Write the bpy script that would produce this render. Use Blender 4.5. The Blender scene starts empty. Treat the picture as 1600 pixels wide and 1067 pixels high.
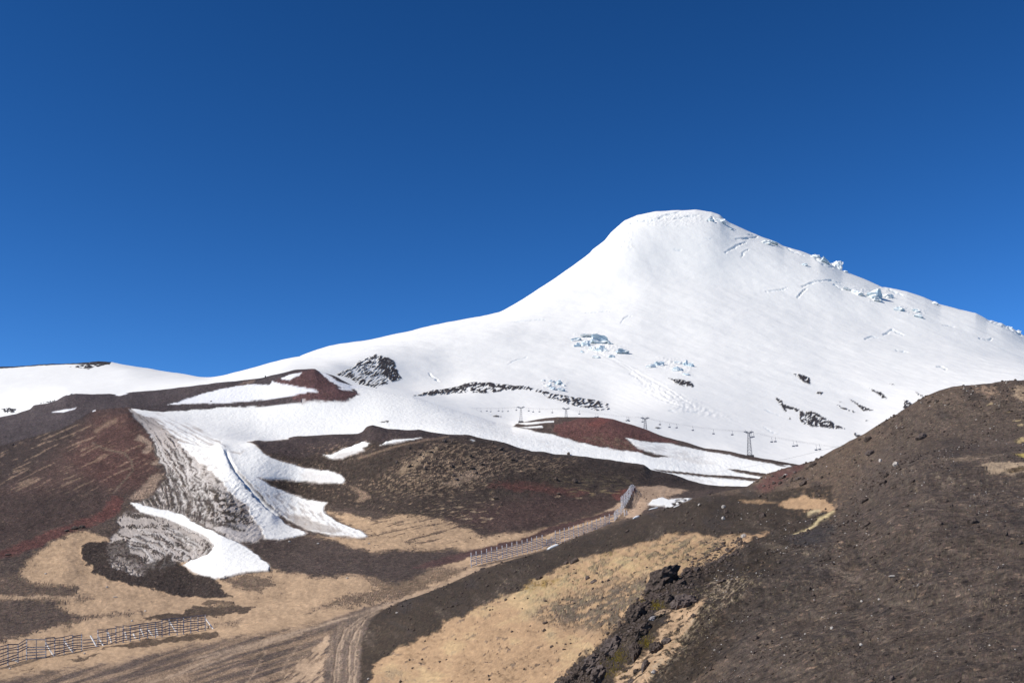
import bpy, bmesh, math, random
import numpy as np
from mathutils import Vector, Matrix

# ------------------------------------------------------------------ camera, sky, sun, exposure
sc = bpy.context.scene
C = sc.collection
F = 1715.0                       # focal length in photo pixels (photo 1600 x 1067)
PITCH = math.radians(11.0)
cam_d = bpy.data.cameras.new('camera')
cam_d.sensor_width = 36.0
cam_d.lens = 36.0 * F / 1600.0
cam_d.clip_start = 0.5
cam_d.clip_end = 30000.0
cam = bpy.data.objects.new('camera', cam_d)
C.objects.link(cam)
cam.location = (0, 0, 0)
cam.rotation_euler = (math.radians(90) + PITCH, 0, 0)
sc.camera = cam

SUN_EL = math.radians(38.0)
SUN_AZ = math.radians(-110.0)     # compass-like: 0 = straight ahead (+Y), negative = to the left
world = bpy.data.worlds.new('World')
sc.world = world
world.use_nodes = True
wn = world.node_tree
bg = wn.nodes['Background']
sky = wn.nodes.new('ShaderNodeTexSky')
sky.sky_type = 'NISHITA'
sky.sun_disc = False
sky.sun_elevation = SUN_EL
sky.sun_rotation = SUN_AZ
sky.altitude = 2600
sky.air_density = 0.72
sky.dust_density = 0.0
sky.ozone_density = 3.0
gm = wn.nodes.new('ShaderNodeGamma')
gm.inputs[1].default_value = 1.35
wn.links.new(sky.outputs[0], gm.inputs[0])
hs = wn.nodes.new('ShaderNodeHueSaturation')
hs.inputs['Saturation'].default_value = 1.14
hs.inputs['Value'].default_value = 1.38
wn.links.new(gm.outputs[0], hs.inputs['Color'])
wn.links.new(hs.outputs[0], bg.inputs[0])
bg.inputs[1].default_value = 0.060

sun_d = bpy.data.lights.new('sun', 'SUN')
sun_d.energy = 4.7
sun_d.angle = math.radians(0.5)
sun_d.color = (1.0, 0.935, 0.835)
sun = bpy.data.objects.new('sun', sun_d)
C.objects.link(sun)
sdir = Vector((math.sin(SUN_AZ) * math.cos(SUN_EL), math.cos(SUN_AZ) * math.cos(SUN_EL), math.sin(SUN_EL)))
sun.rotation_euler = sdir.to_track_quat('Z', 'Y').to_euler()

sc.view_settings.view_transform = 'Standard'
sc.view_settings.look = 'None'
sc.view_settings.exposure = 0.10
sc.view_settings.gamma = 1.0
sc.render.engine = 'CYCLES'
sc.cycles.max_bounces = 5
sc.cycles.diffuse_bounces = 2

random.seed(7)

# ------------------------------------------------------------------ noise helpers (numpy)
def _hash(ix, iy, seed):
    h = (ix.astype(np.uint32) * np.uint32(374761393) + iy.astype(np.uint32) * np.uint32(668265263)
         + np.uint32(seed * 1274126177 & 0xffffffff))
    h = (h ^ (h >> np.uint32(13))) * np.uint32(1274126177)
    h = h ^ (h >> np.uint32(16))
    return h

def perlin(x, y, seed=0):
    x = x.astype(np.float32); y = y.astype(np.float32)
    x0 = np.floor(x); y0 = np.floor(y)
    fx = x - x0; fy = y - y0
    ix = x0.astype(np.int64); iy = y0.astype(np.int64)
    u = fx * fx * fx * (fx * (fx * 6 - 15) + 10)
    v = fy * fy * fy * (fy * (fy * 6 - 15) + 10)
    def g(dx, dy):
        a = (_hash(ix + dx, iy + dy, seed) & np.uint32(1023)).astype(np.float32) * np.float32(2 * math.pi / 1024)
        return np.cos(a) * (fx - dx) + np.sin(a) * (fy - dy)
    n0 = g(0, 0) * (1 - u) + g(1, 0) * u
    n1 = g(0, 1) * (1 - u) + g(1, 1) * u
    return (n0 * (1 - v) + n1 * v) * 1.5

def fbm(x, y, oct=4, seed=0, gain=0.5):
    s = 0; a = 1.0; t = 0
    for k in range(oct):
        s = s + a * perlin(x * (2.03 ** k) + 17.3 * k, y * (2.03 ** k) - 9.1 * k, seed + k)
        t += a; a *= gain
    return s / t * 1.3

def sstep(a, b, x):
    t = np.clip((x - a) / (b - a), 0, 1)
    return t * t * (3 - 2 * t)

def gsmooth(a, sig):
    if sig <= 0: return a
    r = int(sig * 3) + 1
    k = np.exp(-0.5 * (np.arange(-r, r + 1) / sig) ** 2); k /= k.sum()
    p = np.concatenate([np.full(r, a[0]), a, np.full(r, a[-1])])
    return np.convolve(p, k, 'valid')

# ------------------------------------------------------------------ terrain profile curves, near to far
# each: (px, py, Y) points on the land: photo column, line of sight row, distance ahead in metres
C1 = [(386,690),(425,689),(460,682),(507,679),(532,678),(560,677),(567,674),(572,667),(582,664),(591,666),(605,670),(640,672),(655,671),
      (675,675),(700,678),(730,679),(755,685),(787,691),(812,700),(832,705),(850,705),(867,709),(887,710),(920,714),(950,718),
      (975,722),(1007,726),(1017,734),(1050,740),(1075,750),(1100,757),(1125,759),(1162,760)]
C2 = [(-300,700),(-60,662),(0,652),(12,650),(25,647),(48,639),(52,634),(70,632),(88,627),(100,619),(118,615),(143,616),(172,614.5),(182,616),(208,612),
      (250,609),(300,604),(327,600),(362,595),(400,591),(412,589),(440,582),(460,577),(492,576),(500,581),(510,583),(525,588),(550,601),
      (575,606),(645,619),(682,631),(710,640),(750,652),(775,660),(800,664),(812,660),(830,657),(850,654),(875,652),(900,652),(930,652),
      (957,655),(980,661),(1000,667),(1032,680),(1075,692),(1100,700),(1137,705),(1170,712),(1212,719),(1247,725),(1300,735),(1900,740)]
C3 = [(-300,590),(-100,576),(0,572),(60,570.5),(115,568.5),(150,567),(172,568),(190,571),(235,577),(280,585),(315,591),(328,592.5),(350,590),
      (385,580),(412,572),(440,564),(465,559),(490,549),(515,542),(570,533),(600,526),(650,514),(700,503),(750,496),(780,489),(787,486),
      (800,478),(820,466),(850,446),(895,416),(922,396),(926,391),(945,377),(955,365),(975,347),(997,337),(1025,331),(1050,329),
      (1087,328),(1112,332),(1125,337),(1133,344),(1140,349),(1175,364),(1212,377),(1225,384),(1250,391),(1267,397),(1280,399),
      (1300,411),(1316,421),(1350,435),(1375,446),(1417,456),(1445,466),(1469,477),(1500,485),(1525,490),(1542,499),(1565,505),
      (1582,513),(1600,524),(1700,570),(1900,640)]
def zipY(c, ys):
    xs = [a for a, b in ys]; vs = [b for a, b in ys]
    return [(p[0], p[1], float(np.interp(p[0], xs, vs))) for p in c]
E = [(600,950),(625,940),(657,929),(700,912),(740,895),(760,887),(790,877),(825,867),(857,857),(887,844),(912,835),(960,816),(980,811),
     (1000,807),(1050,792),(1082,780),(1112,771),(1165,761),(1192,745),(1200,740),(1225,732),(1270,720),(1300,704),(1325,690),
     (1350,679),(1375,662),(1400,647),(1425,632),(1450,617),(1465,611),(1485,605),(1507,602),(1542,599),(1575,595),(1600,594),(1900,610)]
KN = []
RES = {}
def knot(pts, sp=20, sy=34):
    if sp < 2:          # a crest: smooth curve here, its small teeth are added close to the crest only
        RES[len(KN)] = (pts, sp)
        sp = 12
    KN.append((pts, sp, sy))
knot([(-300,1960,4),(1900,1960,4)])
knot([(-300,1100,165),(0,1100,148),(300,1100,138),(500,1100,130),(600,1100,104),(700,1100,78),(850,1100,54),(1000,1100,38),(1300,1100,25),(1600,1100,20),(1900,1100,20)])
knot([(-300,1080,168),(0,1080,152),(500,1085,133),(600,1082,108),(700,1080,83),(860,1075,56),(900,1045,51),(960,965,50),(1010,925,52),(1060,895,55),
      (1100,880,57),(1200,838,62),(1290,805,66),(1340,785,68),(1400,735,72),(1450,712,74),(1520,700,74),(1600,690,73),(1900,640,70)], 5)
knot([(-300,1050,174),(0,1058,160),(500,1060,140),(600,1050,122),(700,1040,95),(800,1035,75),(860,1030,65),(900,1018,62),(960,957,62),(1010,918,63),
      (1060,889,66),(1100,873,69),(1200,831,74),(1290,797,78),(1340,776,80),(1400,726,84),(1450,703,85),(1520,690,84),(1600,678,82),(1900,630,80)], 5)
knot([(-300,1030,180),(0,1032,172),(300,1012,172),(500,975,170)] + zipY(E, [(600,172),(740,186),(857,192),(960,176),(1050,162),(1165,148),(1300,128),(1450,112),(1600,104),(1900,100)]), 1.6)
knot([(-300,1010,190),(0,1015,184),(300,992,185),(500,958,184),(600,945,184),(657,931,190),(740,900,198),(857,866,212),(912,850,225),(960,835,235),
      (1000,830,230),(1082,812,220),(1165,800,210),(1300,760,190),(1400,700,170),(1500,660,160),(1600,650,150),(1900,650,140)])
knot([(-300,980,215),(0,985,212),(300,965,213),(500,930,213),(600,915,214),(660,900,215),(740,883,216),(800,871,235),(857,856,256),(912,837,280),(965,815,310),
      (990,797,330),(1020,792,330),(1082,788,330),(1165,778,320),(1300,765,300),(1600,710,260),(1900,700,250)])
knot([(-300,900,290),(0,900,290),(100,882,300),(200,905,285),(300,925,266),(400,900,270),(500,880,276),(600,868,282),(700,855,290),(800,838,305),(900,812,335),
      (965,795,352),(1000,783,362),(1082,776,380),(1165,772,380),(1300,760,350),(1900,700,300)], 10)
knot([(-300,780,400),(0,780,400),(150,760,400),(220,780,380),(280,800,360),(345,785,350),(400,800,356),(460,810,368),(550,800,362),(650,780,356),(750,780,360),(850,770,375),
      (950,765,392),(1000,761,402),(1082,764,420),(1165,766,430),(1300,750,420),(1900,700,350)], 12, 14)
knot([(-300,720,520),(0,695,520),(100,668,520),(200,648,520),(240,665,505),(300,680,478),(345,686,452)] +
     zipY(C1, [(386,456),(420,463),(470,472),(520,468),(600,446),(900,440),(1000,446),(1162,462)]) + [(1200,757,462),(1300,745,455),(1900,700,400)], 1.5, 16)
knot([(-300,712,535),(0,688,535),(100,661,535),(200,644,532),(240,660,520),(300,674,498),(350,680,486),(386,687,486),(430,693,505),(500,690,508),(700,688,490),(900,722,485),
      (1000,737,485),(1100,766,480),(1162,768,480),(1300,755,475),(1900,705,450)], 9)
knot([(-300,700,570),(0,672,570),(100,648,570),(200,639,565),(300,655,555),(400,666,550),(500,664,550),(600,657,550),(700,665,535),(800,685,520),(850,692,515),
      (900,701,510),(1000,712,505),(1060,728,500),(1100,740,495),(1165,751,490),(1300,745,480),(1900,705,450)], 8)
knot(zipY(C2, [(-300,650),(0,650),(200,680),(480,700),(560,680),(645,660),(750,640),(810,622),(900,610),(1000,600),(1100,560),(1170,530),(1250,515),(1900,500)]), 1.3)
knot([(x, y + (9 if x > 0 else 4), Y * 1.1) for x, y, Y in zipY(C2, [(-300,650),(0,650),(200,680),(480,700),(560,680),(645,660),(750,640),(810,622),(900,610),(1000,600),(1100,560),(1170,530),(1250,515),(1900,500)])], 10)
knot([(-300,670,800),(0,645,790),(100,613,800),(200,608,820),(330,596,850),(450,575,880),(500,578,880),(560,596,880),(645,615,850),(700,629,840),(800,652,815),(900,646,800),
      (1000,655,770),(1100,684,720),(1200,706,680),(1250,712,660),(1300,712,650),(1900,700,650)], 14)
knot([(-300,620,950),(0,605,950),(200,590,1000),(330,594,1050),(450,568,1060),(520,568,1030),(560,585,1000),(600,600,1010),(645,610,1020),(700,610,1060),(742,603,1080),(850,611,1060),
      (950,630,1050),(1050,622,1040),(1200,645,1040),(1350,655,1060),(1600,610,1160),(1900,650,1200)], 12)
knot([(-300,600,1080),(0,586,1080),(200,578,1120),(330,593,1180),(450,563,1200),(587,552,1220),(700,570,1280),(900,575,1330),(1100,575,1370),(1300,585,1410),(1600,585,1480),(1900,650,1500)], 14)
knot([(-300,595,1150),(0,579,1150),(175,574,1180),(330,592.8,1250),(450,560,1480),(600,532,1600),(700,516,1690),(800,500,1800),(900,480,1950),(1000,450,2140),(1100,450,2180),
      (1200,470,2130),(1400,520,2020),(1600,565,1900),(1900,645,1800)], 16, 85)
knot(zipY(C3, [(-300,1220),(200,1250),(330,1380),(500,1820),(785,2220),(950,2630),(1070,2840),(1200,2740),(1400,2600),(1600,2480),(1900,2350)]), 0.9, 85)
knot([(x, y + 45, Y * 1.3) for x, y, Y in zipY(C3, [(-300,1220),(200,1250),(330,1380),(500,1820),(785,2220),(950,2630),(1070,2840),(1200,2740),(1400,2600),(1600,2480),(1900,2350)])], 20)
knot([(-300,900,8000),(1900,900,8000)])
NK = len(KN)
SEG_CREST1, SEG_C2, SEG_C3 = 9, 12, 18

# columns: fine inside the frame, coarse outside
cols = np.concatenate([np.linspace(-300, -24, 60, endpoint=False), np.linspace(-24, 1624, 1260), np.linspace(1630, 1900, 60)])
NC = len(cols)
fine = np.arange(-300, 1901, 1.0)
PYK = np.zeros((NK, NC)); LYK = np.zeros((NK, NC))
for i, (pts, sp, sy) in enumerate(KN):
    xs = [p[0] for p in pts]
    PYK[i] = np.interp(cols, fine, gsmooth(np.interp(fine, xs, [p[1] for p in pts]), sp))
    LYK[i] = np.interp(cols, fine, gsmooth(np.interp(fine, xs, [math.log(p[2]) for p in pts]), sy))
# rows per segment
inframe = (cols > -24) & (cols < 1624)
rows = []
for i in range(NK - 1):
    ext = np.percentile(np.abs(np.clip(PYK[i + 1], 0, 1100) - np.clip(PYK[i], 0, 1100))[inframe], 85)
    rows.append(int(max(8, ext / 1.35)))
rows[0] = 40
# arc-like parameter for monotone cubic tangents
h = np.abs(np.diff(PYK, axis=0)) / 60.0 + np.abs(np.diff(LYK, axis=0)) * 2 + 0.02
def pchip_slopes(V):
    d = np.diff(V, axis=0) / h
    m = np.zeros_like(V)
    w1 = 2 * h[1:] + h[:-1]; w2 = h[1:] + 2 * h[:-1]
    with np.errstate(divide='ignore', invalid='ignore'):
        mm = (w1 + w2) / (w1 / d[:-1] + w2 / d[1:])
    m[1:-1] = np.where(d[:-1] * d[1:] > 0, mm, 0)
    m[0] = d[0]; m[-1] = d[-1]
    return m
mP = pchip_slopes(PYK); mL = pchip_slopes(LYK)
for arr, sg in ((mP, 14), (mL, 24)):
    for i in range(NK):
        arr[i] = np.interp(cols, fine, gsmooth(np.interp(fine, cols, arr[i]), sg))
PY = []; LY = []; SG = []
for i in range(NK - 1):
    n = rows[i]
    t = (np.arange(n) / n)[:, None]
    if i == NK - 2: t = (np.arange(n) / (n - 1))[:, None]
    a = 2 * t**3 - 3 * t**2 + 1; b = t**3 - 2 * t**2 + t; c = -2 * t**3 + 3 * t**2; e = t**3 - t**2
    PY.append(a * PYK[i] + b * h[i] * mP[i] + c * PYK[i + 1] + e * h[i] * mP[i + 1])
    LY.append(a * LYK[i] + b * h[i] * mL[i] + c * LYK[i + 1] + e * h[i] * mL[i + 1])
    SG += [i] * n
PY = np.concatenate(PY); Yd = np.exp(np.concatenate(LY)); SG = np.array(SG)
NR = PY.shape[0]
_r0 = np.concatenate([[0], np.cumsum(rows)])
for i, (pts, sp) in RES.items():
    fx = np.interp(fine, [p[0] for p in pts], [p[1] for p in pts])
    res = np.interp(cols, fine, gsmooth(fx, sp) - gsmooth(fx, 12))
    k = int(_r0[i]); cy = PY[k].copy()
    wl = 16.0 if i == 18 else 10.0
    lo, hi = int(_r0[i - 1]), min(int(_r0[i + 1]), NR)
    PY[lo:hi] += res * np.exp(-np.abs(PY[lo:hi] - cy) / wl)
PX = np.broadcast_to(cols, PY.shape).copy()
SGg = np.broadcast_to(SG[:, None], PY.shape)
ang = PITCH + np.arctan((533.5 - PY) / F)
Z = Yd * np.tan(ang)
V = (533.5 - PY) / F
X = Yd * (PX - 800.0) / F / (math.cos(PITCH) - math.sin(PITCH) * V)
print('terrain grid', NR, NC, NR * NC)

# region flags
FGR = SGg <= 4                       # foreground hill
VAL = (SGg >= 3) & (SGg <= 9)        # valley, mound, left hill
LOW = (SGg >= 9) & (SGg <= 12)       # lower snow slopes
LV = (SGg >= 3) & (SGg <= 12)
VOL = SGg >= 13                      # volcano
ALLR = SGg >= 0

# warped lookup coordinates give every traced patch a naturally frayed edge
FRAY = fbm(PX / 17 + PY / 60, PY / 4.2 - PX / 70, 5, 51, .68)
WX = PX + 3.0 * fbm(PX / 22, PY / 10, 3, 11)
FX = 1.2 * fbm(PX / 6, PY / 3, 3, 14)
WY = PY + 1.6 * fbm(PX / 24, PY / 9, 3, 31)
FY = .9 * fbm(PX / 7, PY / 3, 3, 35)

def sdist(poly, xq, yq):
    n = len(poly)
    best = np.full(xq.shape, 1e9, np.float64)
    inside = np.zeros(xq.shape, bool)
    for i in range(n):
        x0, y0 = poly[i]; x1, y1 = poly[(i + 1) % n]
        dx, dy = x1 - x0, y1 - y0
        L = dx * dx + dy * dy + 1e-9
        t = np.clip(((xq - x0) * dx + (yq - y0) * dy) / L, 0, 1)
        best = np.minimum(best, (xq - x0 - t * dx) ** 2 + (yq - y0 - t * dy) ** 2)
        if y0 != y1:
            cnd = ((y0 > yq) != (y1 > yq)) & (xq < (x1 - x0) * (yq - y0) / (y1 - y0) + x0)
            inside ^= cnd
    return np.where(inside, 1, -1) * np.sqrt(best)

def mask(poly, region, soft=1.0, rough=1.0, grow=0.0):
    """0..1 inside a traced patch of ground"""
    out = np.zeros(PX.shape, np.float32)
    xs = [p[0] for p in poly]; ys = [p[1] for p in poly]
    mg = 14 + 2 * soft + 4 * rough
    bb = region & (PX > min(xs) - mg) & (PX < max(xs) + mg) & (PY > min(ys) - mg) & (PY < max(ys) + mg)
    if not bb.any(): return out
    xq = PX[bb] + (WX[bb] - PX[bb]) * rough + FX[bb] * min(rough, 1); yq = PY[bb] + (WY[bb] - PY[bb]) * rough + FY[bb] * min(rough, 1)
    s = sdist(poly, xq, yq) + grow
    if soft >= 2: s = s + FRAY[bb] * min(6.0, 1.4 * soft)
    out[bb] = sstep(-soft, soft, s)
    return out

def linemask(line, region, w, rough=0.5):
    out = np.zeros(PX.shape, np.float32)
    xs = [p[0] for p in line]; ys = [p[1] for p in line]
    mg = w * 3 + 4
    bb = region & (PX > min(xs) - mg) & (PX < max(xs) + mg) & (PY > min(ys) - mg) & (PY < max(ys) + mg)
    if not bb.any(): return out
    xq = PX[bb] + (WX[bb] - PX[bb]) * rough + FX[bb] * min(rough, 1); yq = PY[bb] + (WY[bb] - PY[bb]) * rough + FY[bb] * min(rough, 1)
    best = np.full(xq.shape, 1e9)
    for i in range(len(line) - 1):
        x0, y0 = line[i]; x1, y1 = line[i + 1]
        dx, dy = x1 - x0, y1 - y0
        t = np.clip(((xq - x0) * dx + (yq - y0) * dy) / (dx * dx + dy * dy + 1e-9), 0, 1)
        best = np.minimum(best, (xq - x0 - t * dx) ** 2 + (yq - y0 - t * dy) ** 2)
    out[bb] = np.exp(-best / (w * w))
    return out

# ------------------------------------------------------------------ ground colours
SNOW = (0.84, 0.835, 0.80); SCREE = (0.134, 0.096, 0.069); DARK = (0.045, 0.037, 0.035)
PURP = (0.056, 0.040, 0.034); RED = (0.175, 0.062, 0.048); SAND = (0.395, 0.258, 0.148); BUFF = (0.30, 0.21, 0.145)
GREY = (0.47, 0.42, 0.38); MUD = (0.15, 0.12, 0.098); REDB = (0.090, 0.057, 0.047); OLIVE = (0.16, 0.125, 0.075); YEL = (0.36, 0.28, 0.09)
BROWN = (0.090, 0.066, 0.053)
A = np.zeros(PX.shape + (3,), np.float32); A[...] = SCREE
NRMASK = 1
S = np.zeros(PX.shape, np.float32)      # how much snow
R = np.ones(PX.shape, np.float32)       # roughness of relief
def put(m, col, snow=0.0, rr=None):
    global A, S, R
    m3 = m[..., None]
    A = A * (1 - m3) + np.array(col, np.float32) * m3
    S = S * (1 - m) + snow * m
    if rr is not None: R = R * (1 - m) + rr * m
# streak fields (long in the fall line / wheel-track directions)
def streak(ang, lx, ly, oct=4, seed=0):
    ca, sa = math.cos(math.radians(ang)), math.sin(math.radians(ang))
    u = PX * ca - PY * sa; v = PX * sa + PY * ca
    return fbm(u / lx, v / ly, oct, seed)
N_big = fbm(PX / 120, PY / 60, 4, 1)
N_mid = fbm(PX / 30, PY / 14, 4, 2)
N_fin = fbm(PX / 7, PY / 4, 3, 3)
ST_L = streak(24, 60, 4.5, 4, 41)      # left hill streaks rising to the right
ST_V = streak(14, 90, 5, 4, 42)        # valley, road direction
ST_F = streak(26, 40, 7, 4, 43)        # foreground sand

P = {}
# ---- valley group base
put(VAL.astype(np.float32), BROWN)
put((LOW & (PX > 386)).astype(np.float32), SNOW, 1, .2)
put(VOL.astype(np.float32), SNOW, 1, .2)

# left hill: purple brown above, red brown on the spur
redhill = [(150,640),(200,636),(212,660),(235,680),(246,715),(252,730),(240,755),(180,778),(125,807),(60,830),(0,850),(-60,860),(-60,790),(60,735),(110,690)]
put(mask([(-320,560),(640,560),(260,700),(180,800),(-320,900)], LV, 6, 1), PURP)
put(mask(redhill, LV, 22, 2), REDB)
put(mask([(150,650),(200,640),(235,690),(245,725),(215,760),(150,760),(110,720)], LV, 18, 2) * (0.45 + 0.4 * ST_L), (0.125, 0.058, 0.048))
put(mask([(-320,770),(60,770),(150,755),(175,775),(120,805),(0,845),(-320,870)], LV, 14, 2) * .7, (0.050, 0.036, 0.030))
fl = sstep(.18, .5, ST_L + .25 * N_fin) * mask([(-60,690),(60,665),(150,650),(215,665),(245,720),(180,770),(60,770),(-60,775)], LV, 15, 1)
put(fl * .55, BUFF)
put(linemask([(145,692),(175,704),(195,708),(205,720),(207,735),(190,755),(178,770)], LV, 1.6) * .7, (0.2,0.15,0.11))
put(linemask([(150,673),(170,660),(180,657)], LV, 3.5) * .6, BUFF)
band = [(-40,880),(0,860),(50,841),(82,827),(125,812),(160,800),(175,778),(190,778),(188,790),(178,808),(150,820),(120,831),(87,841),(65,853),(25,866),(0,873),(-40,895)]
put(mask(band, LV, 3, 2) * .9, (0.115, 0.050, 0.042))
# ---- sand in the valley floor
sandV = [(-60,1120),(-60,905),(30,895),(45,870),(75,850),(112,832),(140,832),(172,846),(300,860),(420,885),(470,893),(560,897),(617,900),(690,872),(860,822),(965,790),
         (990,800),(900,842),(740,895),(657,929),(600,950),(575,975),(560,1010),(560,1120)]
put(mask(sandV, (SGg >= 1) & VAL | (FGR & (PX < 600)), 4, 2), (0.44, 0.305, 0.19))
sandB = [(512,800),(550,806),(587,813),(620,800),(650,790),(668,805),(700,815),(730,826),(752,840),(775,834),(812,829),(852,825),(812,841),(775,851),(740,861),(700,867),
         (662,877),(640,858),(582,865),(550,857),(525,847),(480,838),(525,838),(562,841),(580,837),(540,820)]
put(mask(sandB, VAL, 4.5, 2), (0.44, 0.305, 0.19))
put(mask([(560,806),(650,790),(760,836),(700,850),(640,850),(575,836)], VAL, 4, 2) * sstep(.1, .4, ST_V + .3 * N_mid) * .7, BROWN)
put(mask([(367,846),(455,840),(480,837),(525,847),(550,857),(582,866),(637,860),(700,858),(740,862),(690,880),(640,905),(617,912),(590,905),(560,898),(500,902),(462,897),(430,892),(422,882),(400,867),(382,857)], VAL, 5, 2), (0.084,0.062,0.051))
# brown lobes on the sand
for pl, k in [([(-60,872),(0,873),(32,868),(30,895),(37,907),(75,912),(120,916),(128,927),(95,931),(-60,931)], .9),
           ([(-60,937),(75,935),(102,937),(87,947),(112,958),(140,962),(100,975),(50,990),(0,1002),(-60,1010)], .95),
           ([(100,972),(140,963),(220,954),(222,958),(140,968),(105,978)], .7),
           ([(350,905),(385,897),(420,903),(425,916),(400,924),(360,918)], .75),
           ([(560,903),(640,898),(660,885),(740,886),(640,930),(560,945),(480,955),(540,930),(590,918)], .6),
           ([(120,932),(145,932),(145,936),(120,936)], .6), ([(335,974),(385,966),(370,978),(335,980)], .5)]:
    put(mask(pl, VAL | (FGR & (PX < 600)), 5.5, 2.5) * k, BROWN)
# wheel-track lanes: brown ground with buff streaks
lanes = [(-60,1120),(-60,1075),(60,1050),(180,1035),(300,1006),(400,990),(475,978),(550,955),(640,925),(600,950),(575,975),(568,1000),(560,1120)]
reg = VAL | (FGR & (PX < 640))
mL_ = mask(lanes, reg, 7, 2)
put(mL_ * (0.55 + .45 * sstep(-.25, .3, streak(17, 160, 7, 4, 51))), (0.135, 0.10, 0.08))
put(mask([(440,1120),(440,1062),(475,1025),(512,992),(522,998),(505,1050),(530,1120)], reg, 5, 2.5) * sstep(-.35, .2, streak(40, 40, 7, 3, 55)), (0.40, 0.285, 0.19))
put(mask([(503,1120),(507,1045),(513,1005),(528,975),(560,952),(600,945),(590,962),(574,985),(567,1015),(566,1120)], ALLR & (SGg <= 7), 4, 1), (0.150, 0.112, 0.088))
put(mask([(503,1120),(507,1045),(513,1005),(528,975),(560,952),(600,945),(590,962),(574,985),(567,1015),(566,1120)], ALLR & (SGg <= 7), 4, 1) * .5 * sstep(-.2, .4, streak(82, 40, 5, 3, 58)), (0.30, 0.22, 0.155))
for ln, k in [([(300,1030),(420,998),(520,972),(600,945),(700,915),(800,880)], .55), ([(280,1050),(350,1020),(450,992),(540,965)], .5),
              ([(180,1080),(300,1048),(380,1015),(470,990)], .45), ([(516,1110),(522,1050),(526,1015),(538,985),(560,965),(600,946)], .5),
              ([(524,1110),(528,1050),(530,1018),(543,988),(565,968)], .5),
              ([(543,1110),(545,1050),(546,1010),(556,985),(575,962),(620,942)], .5), ([(556,1110),(553,1050),(556,1010),(563,985)], .5),
              ([(385,1067),(400,1045),(413,1020),(410,1012)], .4), ([(440,1050),(452,1025),(470,1005)], .35)]:
    put(linemask(ln, ALLR & (SGg <= 7), 2.3, .9) * k, (0.42, 0.31, 0.215))
put(linemask([(600,950),(657,927),(740,892),(800,872),(850,856)], VAL, 4.5, 1) * .8, (0.42, 0.30, 0.20))
put(linemask([(0,933),(75,931),(120,933)], VAL, 1.6) * .7, (0.42, 0.30, 0.20))
# debris and banks, plus painted shadows below the fences
def debris_or_shadow(pl, k=1):
    m = mask(pl, VAL | (FGR & (PX < 600)), 1.5, 3) * k
    put(m, (0.050, 0.036, 0.028), 0, 1.2)
    put(m * sstep(.15, .5, fbm(PX / 4, PY / 2.5, 4, 97, .7)), (0.11, 0.085, 0.068), 0, 1.2)
lava = [(125,855),(140,846),(175,847),(200,856),(240,868),(257,868),(275,880),(300,893),(335,905),(350,922),(362,931),(320,935),(275,930),(237,920),(200,912),(162,905),(140,885),(127,870)]
debris_or_shadow(lava)
debris_or_shadow([(222,965),(250,958),(287,957),(300,948),(350,945),(400,950),(378,957),(337,962),(300,967),(250,970)], .85)
debris_or_shadow([(320,937),(362,941),(364,945),(320,944)], .7)
debris_or_shadow([(150,1015),(212,1002),(275,993),(337,987),(342,994),(287,1002),(225,1011)], .8)  # shadow below the long left fence, painted into the ground colour
debris_or_shadow([(105,1029),(160,1021),(150,1026),(120,1034)], .7)  # painted shadow under the short left fence and the gap beside it
debris_or_shadow([(40,1045),(56,1043),(52,1047)], .6)
debris_or_shadow([(105,826),(118,821),(132,822),(130,828),(118,829)], 1)
put(linemask([(422,890),(400,893),(375,896),(345,905)], VAL, 2), (0.05,0.036,0.03))
# red strip behind the fence
put(mask([(642,887),(687,872),(750,857),(812,842),(862,822),(900,812),(960,796),(962,803),(865,832),(812,850),(737,871),(675,887)], VAL, 2, 1.2), (0.10, 0.058, 0.05))
# mound
mound = [(386,690),(700,675),(1170,755),(1165,775),(990,770),(960,797),(850,825),(760,838),(700,810),(600,800),(510,790),(440,765),(420,750),(540,752),(470,725),(402,700)]
put(mask(mound, VAL, 3, 1.5), (0.062, 0.046, 0.037))
put(mask([(386,690),(430,686),(560,675),(585,662),(640,670),(740,678),(640,690),(560,690),(470,716),(420,708)], VAL, 4, 1), (0.070, 0.052, 0.048))
put(mask([(760,757),(790,752),(850,757),(890,764),(930,768),(905,775),(850,771),(790,764)], VAL, 4, 3) * .7, (0.13,0.056,0.046))
put(mask([(955,772),(975,763),(998,760),(988,775),(965,783)], VAL, 2, 1.5), (0.14,0.056,0.046))
put(mask([(860,772),(960,775),(950,795),(850,820),(780,835),(700,810),(760,790)], VAL, 14, 3) * .5, (0.095,0.055,0.048))
# mottled buff flecks
def fleck(pl, th, k, col=BUFF, st=None, soft=10, reg=None):
    st = N_mid * .5 + N_fin * .6 if st is None else st
    m = mask(pl, VAL if reg is None else reg, soft, 2) * sstep(th, th + .25, st) * k
    put(m, col)
STM = 1.1 * fbm((PX * .94 - PY * .34) / 11, (PX * .34 + PY * .94) / 2.4, 4, 61, .7)
fleck([(600,740),(640,712),(680,690),(740,692),(850,715),(905,718),(870,735),(800,735),(770,745),(740,765),(650,775),(560,760)], .02, .85, (0.30,0.215,0.145), STM)
put(mask([(618,738),(645,718),(672,703),(684,697),(676,708),(650,728),(630,742)], VAL, 3, 2) * .75, (0.33,0.24,0.16))
put(mask([(690,755),(735,735),(752,728),(748,742),(735,752),(710,760)], VAL, 4, 3) * .6, (0.33,0.24,0.17))
fleck([(430,720),(520,725),(560,745),(640,775),(720,790),(740,830),(680,820),(560,795),(470,765),(430,755)], .24, .6, (0.30,0.215,0.145), STM)
fleck([(640,740),(760,760),(790,800),(760,830),(660,800)], .3, .7, (0.33,0.24,0.155), streak(3, 16, 3, 3, 63))
put(mask([(545,761),(560,762),(578,775),(570,783),(555,782),(566,776)], VAL, 2, 2) * .7, BUFF)
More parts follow.
